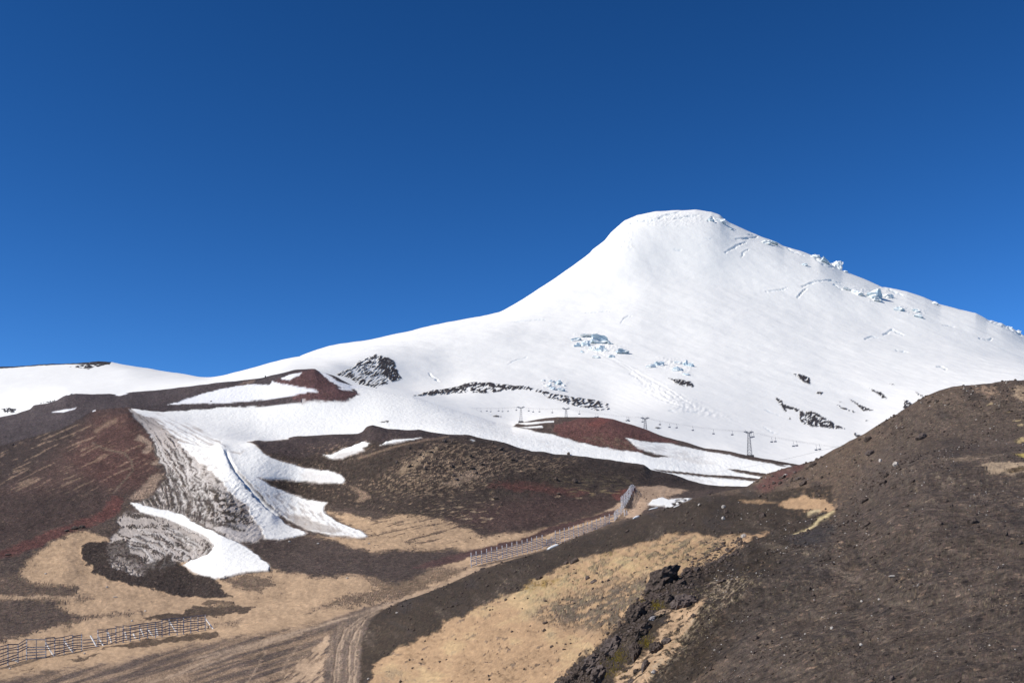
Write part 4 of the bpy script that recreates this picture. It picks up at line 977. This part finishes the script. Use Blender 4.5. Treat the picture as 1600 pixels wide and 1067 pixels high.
# ------------------------------------------------------------------ scattered grit and pebbles (countless)
def pebbles(name, n, region, dens, smin, smax, m, label, seed):
    rg = np.random.RandomState(seed)
    ok = np.argwhere(region)
    w = dens[region]; w = w / w.sum()
    pick = ok[rg.choice(len(ok), n, p=w)]
    base = []
    for s in range(6):
        b2 = bmesh.new(); bmesh.ops.create_icosphere(b2, subdivisions=1, radius=.5)
        V0 = np.array([v.co[:] for v in b2.verts]) * rg.uniform(.7, 1.3, (len(b2.verts), 1)) * np.array([1, rg.uniform(.6, 1), rg.uniform(.5, .85)])
        Fc = np.array([[v.index for v in f.verts] for f in b2.faces]); b2.free(); base.append((V0, Fc))
    vs, fs = [], []; off = 0
    for r, c in pick:
        V0, Fc = base[rg.randint(6)]
        pmm = Yd[r, c] / F
        sz = pmm * (smin + (smax - smin) * rg.rand() ** 4)
        a = rg.rand() * 6.28; ca, sa = math.cos(a), math.sin(a)
        q = V0 * sz; q = np.stack([q[:, 0] * ca - q[:, 1] * sa, q[:, 0] * sa + q[:, 1] * ca, q[:, 2]], -1)
        jr = (rg.rand(2) - .5) * pmm * 2
        vs.append(q + Pw[r, c] + np.array([jr[0], 0, sz * .12])); fs.append(Fc + off); off += len(V0)
    vs = np.concatenate(vs).astype(np.float32); fs = np.concatenate(fs)
    me = bpy.data.meshes.new(name)
    me.vertices.add(len(vs)); me.vertices.foreach_set('co', vs.ravel())
    me.loops.add(fs.size); me.loops.foreach_set('vertex_index', fs.ravel().astype(np.int32))
    me.polygons.add(len(fs)); me.polygons.foreach_set('loop_start', (np.arange(len(fs)) * 3).astype(np.int32)); me.polygons.foreach_set('loop_total', np.full(len(fs), 3, np.int32))
    me.update(calc_edges=True)
    o = link(name, me, m); return tag(o, label, 'gravel', None, 'stuff')
SANDM = sstep(.2, .35, A[..., 0])
clump = np.clip(.25 + 1.2 * fbm(PX / 60, PY / 40, 3, 301), .03, None)
vis = (SGg >= 1) & (SGg <= 3) & (PX > 600) & (PX < 1620) & (PYs < 1080)
pebbles('scree_gravel', 7000, vis, clump * (1 - .8 * SANDM), 1.2, 6.5, M_rock, 'dark gravel strewn over the brown scree and sand of the near hill', 1)
pebbles('pale_gravel', 1000, vis & (PX > 1100), clump * (1 - SANDM) + .01, 1.0, 3.6, M_rockp, 'pale grit scattered among the dark scree of the near hill', 2)
vis2 = (SGg >= 6) & (SGg <= 8) & (PX > 560) & (PX < 1080) & (S < .1) & (PY > PYK[9] + 3)
pebbles('mound_gravel', 1300, vis2, np.clip(.1 + 1.6 * fbm(PX / 50, PY / 25, 3, 302), .01, None), 1.0, 3.2, M_rock, 'dark lumps of lava strewn over the brown mound', 3)

_d = linemask([(885,1075),(930,1040),(975,1000),(1000,960),(1030,930),(1060,915),(1090,888),(1120,870),(1150,855)], vis, 15, 1)
_d2 = linemask([(1195,765),(1225,755),(1260,745)], vis, 12, 1) * .5 + linemask([(1340,790),(1380,755),(1410,725),(1470,715)], vis, 11, 1) * .6 + linemask([(1235,842),(1300,820)], vis, 9, 1) * .4 + linemask([(1500,830),(1600,840)], vis, 16, 1) * .4
pebbles('lava_rubble', 2200, vis, _d + _d2 * .5 + 1e-5, 2.0, 9.0, M_rock, 'broken lava rubble lying around the outcrop and the stony bands', 4)
pebbles('brown_rubble', 600, vis, _d + _d2 * .5 + 1e-5, 2.0, 8.0, M_rockb, 'brown stones mixed into the rubble of the outcrop', 5)

# moss and dry grass tufts
def tufts(name, spots, n, m, label, cat, blade, seed):
    rg = random.Random(seed)
    bm = bmesh.new()
    for i in range(n):
        cx, cy, rx, ry = rg.choice(spots)
        px, py = rg.gauss(cx, rx), rg.gauss(cy, ry)
        if not (560 < px < 1620): continue
        p = hit(px, min(py, 1090)); k = p.y / F
        for j in range(7):
            a = rg.uniform(0, 6.28); l = blade * k * rg.uniform(.5, 1.2)
            tip = p + Vector((math.cos(a) * l * .7, math.sin(a) * l * .7, l * rg.uniform(.4, 1)))
            sd = Vector((-math.sin(a), math.cos(a), 0)) * k * .35
            v = [bm.verts.new(q) for q in (p - sd - Vector((0, 0, k)), p + sd - Vector((0, 0, k)), tip)]
            bm.faces.new(v)
    return tag(link(name, done(bm, name), m), label, cat, None, 'stuff')
tufts('moss', [(962,1022,12,6),(955,1050,10,6),(1028,946,6,3),(1014,940,6,3),(930,1032,4,2),(965,1030,10,4),(1010,1004,6,5)], 900, M_moss, 'yellow-green moss and tufts in the hollows of the lava outcrop', 'moss', 3.0, 8)
M_dry = mat('dry_grass', (0.42, 0.33, 0.19), .9, .3, 4, .2)
tufts('dry_grass', [(1130,925,28,12),(1150,910,24,14),(1110,955,16,12),(1080,985,14,12),(1055,1015,12,12),(1095,935,14,8)], 260, M_dry, 'thin wisps of straw-coloured dry grass right of the lava outcrop', 'dry grass', 3.2, 9)

# ------------------------------------------------------------------ glacier ice blocks
def g_sky(px, py): return py < float(np.interp(px, [c[0] for c in C3], [c[1] for c in C3])) + 14
def serac(px, py, w, h, rot, m, label, group, seed=0):
    if g_sky(px, py) and px != 1308: w, h = w * .85, h * .75
    p = hit(px, py + h * .4, int(rs[13])); k = p.y / F
    rnd = random.Random(seed or int(px * 13 + py))
    bm = bmesh.new()
    bmesh.ops.create_cube(bm, size=1.0)
    bmesh.ops.subdivide_edges(bm, edges=bm.edges[:], cuts=4, use_grid_fill=True)
    V0 = np.array([v.co[:] for v in bm.verts]) * 2
    for _ in range(7):
        n = np.array([rnd.uniform(-1, 1), rnd.uniform(-1, 1), rnd.uniform(-.2, 1)]); n /= np.linalg.norm(n)
        e_ = V0 @ n - rnd.uniform(.75, 1.1)
        V0 -= np.clip(e_, 0, None)[:, None] * n
    V0 *= (1 + .42 * fbm(V0[:, 0] * 1.6 + seed, V0[:, 1] * 1.6 + V0[:, 2] * 1.3, 3, (seed + 5) % 97))[:, None]
    V0 *= np.array([w * k * .5, w * k * .6, h * k * .58])
    for v, c in zip(bm.verts, V0): v.co = c
    me = done(bm, 'serac'); o = link('serac', me, m)
    o.location = p + Vector((0, w * k * .25, h * k * (.12 if g_sky(px, py) else .08))); o.rotation_euler = (-.15, math.radians(-rot), rnd.uniform(-.4, .4))
    return tag(o, label, 'ice block', group)
cA = 'ice blocks of the icefall in the middle of the snow cone'
cB = 'ice blocks above the bare rock right of the middle icefall'
cC = 'ice blocks of the lowest icefall above the dark rock ridge'
cD = 'ice blocks of the icefall under the right skyline'
cE = 'ice blocks along the summit skyline'
for px, py, w, h, r, m, lab, g in [
    (899,529,15,7,15,M_ice,'tilted blue-grey slab at the left edge of the middle icefall',cA), (901,538,9,9,-20,M_ice,'small dark-blue block below the left slab of the middle icefall',cA),
    (916,535,12,13,0,M_ice,'blue block left of centre in the middle icefall',cA), (935,531,26,12,-8,M_ice,'largest grey-blue block at the centre of the middle icefall',cA),
    (922,525,22,4,8,M_icew,'thin white slab on top of the middle icefall',cA), (925,543,9,11,0,M_icew,'white block low in the middle icefall',cA),
    (936,544,15,11,0,M_ice,'pale blue block under the largest one in the middle icefall',cA), (947,546,10,5,-30,M_ice,'narrow dark wedge right of the pale blue block',cA),
    (969,549,20,6,5,M_ice,'flat grey slab lying apart on the right of the middle icefall',cA), (955,556,9,5,-20,M_ice,'small blue block below the flat grey slab',cA),
    (932,557,11,5,-10,M_icew,'lowest white block of the middle icefall',cA), (909,549,5,4,0,M_ice,'tiny block at the lower left of the middle icefall',cA), (952,536,8,3,-10,M_ice,'thin step at the upper right of the middle icefall',cA),
    (1030,567,15,9,12,M_ice,'wedge of grey ice left in the group above the bare rock',cB), (1017,572,14,5,15,M_icew,'low white block at the left end above the bare rock',cB),
    (1059,565,12,7,0,M_icew,'white block in the middle of the group above the bare rock',cB), (1071,566,7,12,10,M_ice,'upright thin blue block above the bare rock',cB), (1080,570,9,6,0,M_ice,'small block right of the upright one',cB),
    (1058,576,15,7,0,M_ice,'pale blue pyramid just above the bare rock',cB), (1072,584,9,4,0,M_ice,'small low block right above the bare rock',cB),
    (861,595,11,4,15,M_ice,'upper left block of the lowest icefall',cC), (870,598,14,6,15,M_ice,'top right block of the lowest icefall',cC), (855,601,11,5,20,M_icew,'white left block of the lowest icefall',cC),
    (874,607,14,6,10,M_ice,'lower right block of the lowest icefall',cC), (862,606,10,5,20,M_ice,'bottom block of the lowest icefall',cC), (848,594,8,3,15,M_icew,'thin outermost left block of the lowest icefall',cC), (880,601,6,4,-10,M_icew,'small outermost right block of the lowest icefall',cC),
    (1340,456,20,9,-10,M_icew,'white block left of the shaded cave under the right skyline',cD), (1365,459,26,12,5,M_ice,'broad shaded blue block under the right skyline',cD), (1387,462,18,10,-12,M_icew,'domed white block right of the broad shaded one',cD),
    (1372,468,16,6,-5,M_icew,'rubble block below the broad shaded one',cD), (1406,482,14,7,-8,M_ice,'small blue block right and below the cave group',cD), (1431,485,12,5,-20,M_ice,'upper far right block under the right skyline',cD), (1435,493,14,6,-20,M_ice,'lower far right block under the right skyline',cD),
    (1324,451,14,5,-20,M_icew,'leftmost low block of the group under the right skyline',cD), (1256,413,8,4,0,M_ice,'small grey block alone under the right ridge',cD),
    (1275,400,18,9,-20,M_icew,'white block left of the pinnacle on the right skyline',cE), (1289,408,18,8,-22,M_ice,'blue-grey block between the white one and the pinnacle',cE), (1308,413,11,15,-15,M_icew,'pointed white ice pinnacle standing on the right skyline',cE),
    (1322,424,7,5,-20,M_icew,'small block just right of the pinnacle',cE), (1207,379,20,6,-18,M_ice,'low shaded block on the skyline right of the summit',cE), (1197,379,17,7,-10,M_icew,'white block beneath the low shaded one on the skyline',cE),
    (1112,343,11,8,-10,M_ice,'dark-sided block at the right edge of the summit dome',cE), (1127,344,15,10,-20,M_icew,'bright block at the corner where the summit dome drops to the right',cE), (1142,358,8,3,-10,M_ice,'small shaded block under the summit corner',cE),
    (1460,473,11,7,-20,M_icew,'small white hump on the lower right skyline',cE), (1578,511,11,6,-25,M_icew,'left of two lumps at the far right skyline',cE), (1591,518,10,7,-25,M_icew,'right of two lumps at the far right skyline',cE)]:
    serac(px, py, w * 1.05, h, r, m, lab, g)

# ------------------------------------------------------------------ snow fences
def post_part(par, a, b, w, m, name='post'):
    bm = bmesh.new(); bar(bm, Vector(a) - par.location, Vector(b) - par.location, w); return link(name, done(bm, name), m, par)
def build_fence(root, posts, nrail, gaps=(), w=.14, rail=.17, mp=None, mr=None, top=.97, bot=.06, sag=.04, seed=1, skip_top=()):
    rnd = random.Random(seed)
    for a, b in posts: post_part(root, a - (b - a) * .12, b, w, mp)
    for i in range(len(posts) - 1):
        if i in gaps: continue
        a0, b0 = posts[i]; a1, b1 = posts[i + 1]
        bm = bmesh.new()
        fw = Vector((0, -w * .75, 0))
        for j in range(nrail):
            if rnd.random() < .07 and 0 < j < nrail - 1: continue
            t = bot + (top - bot) * j / (nrail - 1)
            if i in skip_top and t > .55: continue
            e0 = t + rnd.uniform(-sag, sag); e1 = t + rnd.uniform(-sag, sag)
            p0 = a0.lerp(b0, e0) + fw - root.location; p1 = a1.lerp(b1, e1) + fw - root.location
            ex = (p1 - p0) * .04
            bar(bm, p0 - ex, p1 + ex, .035, rail * rnd.uniform(.8, 1.1))
        qa, qb = a0.lerp(a1, .5), b0.lerp(b1, .5)
        bar(bm, qa.lerp(qb, bot) - root.location, qa.lerp(qb, top) - root.location, w * .3)
        link('slat_panel', done(bm, 'slat_panel'), mr, root)
def fpost(x, yt, yb, dx=0.0):
    a = hit(x, yb)
    b = ray(x + dx, yt, a.y + .05)
    return a, b
def fence_posts(lst, dx=0.0, Y0=None, Y1=None):
    # a straight run on the ground: 1/Y changes evenly along the line
    x0, x1 = lst[0][0], lst[-1][0]
    Y0 = Y0 or hit(x0, lst[0][2]).y; Y1 = Y1 or hit(x1, lst[-1][2]).y
    out = []
    for x, t, b in lst:
        u = (x - x0) / (x1 - x0); Yq = 1 / ((1 - u) / Y0 + u / Y1)
        out.append((ray(x, b, Yq), ray(x + dx, t, Yq)))
    return out
# lower left fences
z8 = lambda x: x / 4.444
y8 = lambda y: 920 + y / 4.444
LP = [(-60,415,565),(-10,405,545),(55,385,520),(125,380,500),(185,345,492)]
def left_fence(lst, label, extra=(), low=None, seed=3, nrail=7):
    posts = fence_posts([(z8(x), y8(t), y8(b)) for x, t, b in lst])
    root = thing('snow_fence', posts[0][0].copy(), label, 'fence', 'snow fences in the lower left')
    build_fence(root, posts, nrail, mp=M_wood, mr=M_woodd, w=.13, rail=.15, seed=seed, sag=.05)
    for x0, t0, x1, b1 in extra:
        a = hit(z8(x0), y8(b1) - 2); top_ = ray(z8(x0), y8(t0), a.y)
        foot = ray(z8(x1), y8(b1), a.y - 1.4)
        post_part(root, foot, top_, .15, M_woodl, 'brace')
    if low:
        p0, p1 = fpost(z8(low[0]), y8(low[1]), y8(low[2])), fpost(z8(low[3]), y8(low[4]), y8(low[5]))
        bm = bmesh.new()
        for t in [0.05, .2, .34, .48, .6, .97]:
            bar(bm, p0[0].lerp(p0[1], t) - root.location, p1[0].lerp(p1[1], t + rr.uniform(-.03, .03)) - root.location, .04, .16)
        mid = [(p0[0] + p1[0]) / 2, (p0[1] + p1[1]) / 2]
        bar(bm, mid[0] - root.location + Vector((0, .05, 0)), mid[1] - root.location + Vector((0, .05, 0)), .09)
        link('slat_panel', done(bm, 'slat_panel'), M_woodd, root)
    return root
left_fence(LP, 'leftmost grey wooden snow fence, cut by the picture edge, with a half-open end bay', (), (185,345,492,318,345,480), 3)
left_fence([(318,340,475),(380,335,460),(445,330,445),(505,320,430),(567,310,425)], 'short middle wooden snow fence with two pale slanting braces', ((318,372,375,468),(448,360,505,438)), None, 4)
left_fence([(680,282,395),(745,275,390),(805,262,375),(855,255,368),(905,250,355),(970,240,345),(1025,235,330),(1080,225,325),(1125,215,320),(1175,205,308),(1230,200,305),(1275,195,300),(1325,190,294),(1375,182,290),(1425,175,285)],
           'long weathered snow fence beside the dark bank, ending at a pale leaning prop',
           ((683,330,717,395),(975,270,1002,335),(1030,280,1062,328),(1085,272,1096,326),(1180,228,1225,300),(1428,205,1488,287),(750,300,775,372),(868,300,880,350),(925,310,945,350)), None, 5)
# fallen pieces in the gap
a = hit(z8(672), y8(402)); b = ray(z8(628), y8(322), a.y + 1.0)
root = thing('leaning_prop', a, 'single pale wooden prop leaning in the gap between two snow fences', 'wooden prop')
post_part(root, a, b, .16, M_woodl, 'beam')
for k, (y0, y1) in enumerate([(370,365),(385,380),(402,394),(410,402)]):
    q0 = hit(z8(572), y8(y0 + 10)); q0.z += .25 * (4 - k) * .6; q1 = hit(z8(690), y8(y1)); q1.z += .2 * (4 - k) * .6
    root = thing('fallen_slat', q0, ['topmost', 'second', 'third', 'lowest'][k] + ' loose grey slat lying in the gap between two snow fences', 'plank', 'loose slats in the fence gap')
    post_part(root, q0, q1, .14, M_woodd, 'plank')
for x, y, lab in [(95,493,'crumpled white scrap at the foot of the leftmost fence'),(112,500,'second white scrap right beside the leftmost fence post'),(70,552,'small white stone on the sand below the leftmost fence'),(588,448,'small white stone under the fence gap'),
                  (1442,268,'pale sack-like stone at the end of the long fence'),(1012,152,'tiny white stone on the sand above the long fence'),(920,222,'white pebble above the left part of the long fence'),(800,55,'thin pale flat stone alone on the sand')]:
    w_ = 20 if x == 800 else 6 if x in (95, 112) else 4
    boulder(z8(x), y8(y), w_ * .45 if x == 800 else w_ , 1.6 if x == 800 else (5 if x == 1442 else 3), 0, M_rockp, lab, 'pale stones near the lower fences', name='stone', sub=2, jag=.4)
for x, y, lab in [(167,917,'white stone in the sand right of the brown lobe'),(352,903,'white stone below the tip of the lowest snow tongue'),(452,846,'white stone just below the middle snow tongue tip'),(577,849,'white stone right of the longest snow tongue'),
                  (543,903,'white stone on the pale sand above the road'),(497,849,'tiny white stone on the brown ground between two snow tongues'),(575,1060,'white stone at the bottom edge beside the wheel tracks'),(620,957,'pale stone on the dark bank right of the wheel tracks'),(72,896,'yellowish stone on the sand hump at the left')]:
    boulder(px:=x, y, 4.5, 2.6, 0, M_rockp, lab, 'pale stones on the valley floor', name='stone', sub=2, jag=.35)

# long fence along the road
z7 = lambda x: 720 + x / 5.3333
y7 = lambda y: 740 + y / 5.3333
mids = [(88,655,770),(130,645,752),(175,638,742),(217,625,732),(258,612,725),(303,607,716),(347,597,704),(385,583,693),(428,572,682),(470,562,670),(513,553,658),(555,540,648),(593,530,637),(635,518,627),(680,508,612),(716,540,600),(755,520,590),
        (790,472,583),(828,465,575),(865,450,565),(903,443,550),(942,432,530),(980,422,518),(1022,410,502),(1058,400,490),(1095,388,472),(1132,375,460),(1168,362,445),(1203,347,430),(1240,335,412),(1280,325,400)]
posts = fence_posts([(z7(x), y7(t), y7(b)) for x, t, b in mids], -.6, 216, 309)
root = thing('snow_fence', posts[0][0].copy(), 'long straight snow fence of pale posts and thin slats climbing beside the sandy road', 'fence', 'snow fences on the slope')
build_fence(root, posts, 6, mp=M_wood, mr=M_wood, w=.17, rail=.16, seed=9, top=.70, bot=.03, sag=.03)
# steep fence seen end on
def end_fence(pts, label, seed, Y0, Y1, rails=8):
    posts = fence_posts([(x, t, b) for x, t, b, d in pts], 0, Y0, Y1)
    root = thing('snow_fence', posts[0][0].copy(), label, 'fence', 'snow fences on the slope')
    rnd = random.Random(seed)
    for (a, b), q in zip(posts, pts): post_part(root, a - (b - a) * .1, b + Vector((q[3] * .12, 0, 0)), .19, M_woodl)
    for i in range(len(posts) - 1 if rails else 0):
        a0, b0 = posts[i]; a1, b1 = posts[i + 1]
        bm = bmesh.new()
        for j in range(rails):
            t = .05 + .9 * j / (rails - 1)
            off = Vector((-.2, -.1, 0))
            bar(bm, a0.lerp(b0, t + rnd.uniform(-.07, .07)) + off - root.location, a1.lerp(b1, t + rnd.uniform(-.07, .07)) + off - root.location, .05, .15)
        link('slat_panel', done(bm, 'slat_panel'), M_woodl, root)
    return root
end_fence([(961,799,815,0),(963.5,796,812,1),(966,795,811,-1),(968.5,793,809,1),(971,792,808,0),(973.5,790,806,1)], 'short bleached fence section in a dense white bunch at the end of the long fence', 11, 312, 335)
end_fence([(971,776,795,-1),(973,774,793,0),(975,773,791,1),(977,771,789,-1),(979,768,786,1),(981,765,783,0),(983,762,780,1),(985,759,777,0),(987,757,774,1),(989,757,771,2),(991,759,769,2)], 'bleached white fence climbing steeply and seen almost end on', 12, 335, 400)
end_fence([(975.5,796,808,0),(978,797,809,1),(980.5,798,813,-1)], 'few grey stakes standing right of the bunched white fence', 13, 318, 318.5, 0)

# snow remnants and white bar by the fence
def snowlump(px, py, w, h, rot, label):
    p = hit(px, py + 1); k = p.y / F
    o = link('snow_remnant', done(rock_mesh(int(px), w * k, 2.2 * k, h * k, 3, .3), 'snow_remnant'), M_snowp)
    o.location = p + Vector((0, 0, h * k * .35)); o.rotation_euler = (0, math.radians(-rot), 0)
    for f in o.data.polygons: f.use_smooth = True
    return tag(o, label, 'snow patch', 'small snow remnants beside the fences')
snowlump(863, 855, 20, 4.5, 22, 'narrow white snow remnant on the bank in front of the long fence')
snowlump(994, 808, 13, 3.6, 26, 'white bar-like snow remnant on the bank right of the end-on fence')
snowlump(1020, 794, 17, 2.0, 14, 'thin white snow strip below the round snow patch')
snowlump(1058, 790, 14, 2.2, 20, 'thin snow strip on the crest right of the round snow patch')

# ------------------------------------------------------------------ chairlift
def pylon(px, py_top, Yq, wpx, label):
    base = at_dist(px, Yq)
    top = ray(px - .6, py_top, Yq)
    H = top.z - base.z; base = Vector((top.x, Yq, base.z)); print('pylon', px, 'H', round(H, 1))
    root = thing('chairlift_tower', base, label, 'lift tower', 'towers of the chairlift')
    bm = bmesh.new()                                    # lattice mast, tapering
    wb, wt = 1.15, .42
    cor = [(-1,-1),(1,-1),(1,1),(-1,1)]
    for cx, cy in cor: bar(bm, (cx*wb, cy*wb, -1), (cx*wt, cy*wt, H), .13)
    n = 7
    for i in range(n):
        z0 = H * i / n; z1 = H * (i + 1) / n
        r0 = wb + (wt - wb) * i / n; r1 = wb + (wt - wb) * (i + 1) / n
        for k in range(4):
            a = cor[k]; b = cor[(k + 1) % 4]
            bar(bm, (a[0]*r0, a[1]*r0, z0), (b[0]*r1, b[1]*r1, z1), .10)
            bar(bm, (a[0]*r1, a[1]*r1, z1), (b[0]*r1, b[1]*r1, z1), .09)
    link('mast', done(bm, 'mast'), M_steel, root)
    hw = wpx * Yq / F / 2
    bm = bmesh.new(); bar(bm, (-hw, 0, H), (hw, 0, H), .34, .5); link('crossarm', done(bm, 'crossarm'), M_steel, root)
    for s in (-1, 1):
        bm = bmesh.new()
        bar(bm, (s*hw - .9, 0, H + .35), (s*hw + .9, 0, H + .35), .22, .3)
        for q in (-.7, -.25, .25, .7):
            bmesh.ops.create_cone(bm, cap_ends=True, segments=10, radius1=.24, radius2=.24, depth=.16, matrix=Matrix.Translation((s*hw + q, 0, H + .52)) @ Matrix.Rotation(math.pi/2, 4, 'X'))
        bar(bm, (s*hw, 0, H + .3), (s*hw, 0, H + 1.5), .1)
        link('sheave_assembly', done(bm, 'sheave_assembly'), M_steel, root)
    bm = bmesh.new(); bmesh.ops.create_cube(bm, size=1, matrix=Matrix.Translation((0, 0, -.2)) @ Matrix.Diagonal((3.6, 3.6, 2.4, 1))); bmesh.ops.bevel(bm, geom=bm.edges[:], offset=.12, segments=2, affect='EDGES')
    link('footing', done(bm, 'footing'), M_conc, root)
    return Vector((top.x, Yq, top.z + .5)), hw
T1, h1 = pylon(814.5, 637, 760, 8, 'leftmost lattice lift tower, standing on the snow above the dark patch')
T2, h2 = pylon(885, 639, 700, 8, 'lift tower on the left crest of the red cone')
T3, h3 = pylon(1008.5, 654, 640, 8.5, 'lift tower behind the right shoulder of the red cone')
T4, h4 = pylon(1170.5, 676, 545, 9.5, 'tallest and nearest lattice lift tower, at the end of the dark strip on the right')
T0 = ray(700, 634, 860); T5 = ray(1420, 709, 430)
SUPP = [T0, T1, T2, T3, T4, T5]
def rope(t, side):
    i = min(int(t), 4); u = t - i
    p = SUPP[i].lerp(SUPP[i + 1], u)
    return p + Vector((0, side, -4 * (SUPP[i + 1] - SUPP[i]).length * .012 * u * (1 - u)))
def cable(name, pts, r, label):
    cu = bmesh.new()
    ring = []
    for i, p in enumerate(pts):
        d = (pts[min(i + 1, len(pts) - 1)] - pts[max(i - 1, 0)]).normalized()
        a = d.cross(Vector((0, 0, 1))).normalized(); b = a.cross(d)
        ring.append([cu.verts.new(p + (a * math.cos(k * math.pi / 3) + b * math.sin(k * math.pi / 3)) * r) for k in range(6)])
    for i in range(len(ring) - 1):
        for k in range(6): cu.faces.new((ring[i][k], ring[i][(k + 1) % 6], ring[i + 1][(k + 1) % 6], ring[i + 1][k]))
    return tag(link(name, done(cu, name), M_cable), label, 'cable')
cable('haul_cable', [rope(t / 16, -1.6) for t in range(0, 81)], .030, 'nearer haul cable of the chairlift carrying chairs past the four towers')
cable('haul_cable', [rope(t / 16, 1.6) for t in range(0, 81)], .030, 'farther haul cable of the chairlift running parallel behind the nearer one')
q0 = ray(1062, 745, 330); q1 = ray(1420, 665, 250)
cable('service_cable', [q0.lerp(q1, t / 20) + Vector((0, 0, -1.5 * 4 * (t / 20) * (1 - t / 20))) for t in range(21)], .020, 'thin lone wire slanting up to the right behind the brown hill')
def chair_mesh():
    bm = bmesh.new()
    bar(bm, (0, 0, 0), (0, 0, -.5), .09); bar(bm, (0, 0, -.5), (.25, .1, -1.6), .09); bar(bm, (.25, .1, -1.6), (.1, .1, -2.0), .09)
    me = done(bm, 'hanger')
    b2 = bmesh.new(); bar(b2, (-.62, -.1, -2.45), (.62, -.1, -2.45), .55, .12); m2_ = done(b2, 'seat')
    b3 = bmesh.new(); bar(b3, (-.62, .2, -2.2), (.62, .2, -2.2), .10, .55)
    for s in (-.62, .62): bar(b3, (s, .2, -1.9), (s, -.3, -2.1), .07)
    m3_ = done(b3, 'backrest')
    for m_ in (me, m2_, m3_): m_.materials.append(M_chair)
    return me, m2_, m3_
CH = chair_mesh()
spans = ['left of the leftmost tower', 'between first and second tower', 'between second and third tower', 'between third and tallest tower', 'right of the tallest tower']
# photo columns and whether a chair hangs on the near or far rope
near = [729,745,761,779,807,826,843,905,934,982,1031,1057,1083,1144,1175,1205.5,1339+6,1374.5]
near = [729,745,761,779,807,826,843,905,934,981,1031,1057,1082,1144,1177,1211,1244.5,1280]
far = [733.5,751,767,785,794,833,863,930,979,983,1004,1046,1115,1174,1205.5,1239.5,1275]
CNT = {}
def put_chair(px, side, n):
    best = min((abs(projx(rope(t / 200, side)) - px), t / 200) for t in range(0, 1001))
    t = best[1]; p = rope(t, side); i = min(int(t), 4)
    CNT[(side, i)] = CNT.get((side, i), 0) + 1
    root = thing('lift_chair', p, ordinal(CNT[(side, i)]) + ' lift chair on the ' + ('near' if side < 0 else 'far') + ' rope ' + spans[i], 'lift chair', ('near' if side < 0 else 'far') + ' rope chairs ' + spans[i])
    root.rotation_euler = (0, 0, random.uniform(-.15, .15))
    for me in CH:
        o = bpy.data.objects.new(me.name, me); C.objects.link(o); o.parent = root
def projx(p):
    yc = p.y * math.cos(PITCH) + p.z * math.sin(PITCH)
    return 800 + F * p.x / yc
for n, x in enumerate(near): put_chair(x, -1.6, n)
for n, x in enumerate(far): put_chair(x, 1.6, n)
# small huts / machines at the lift line
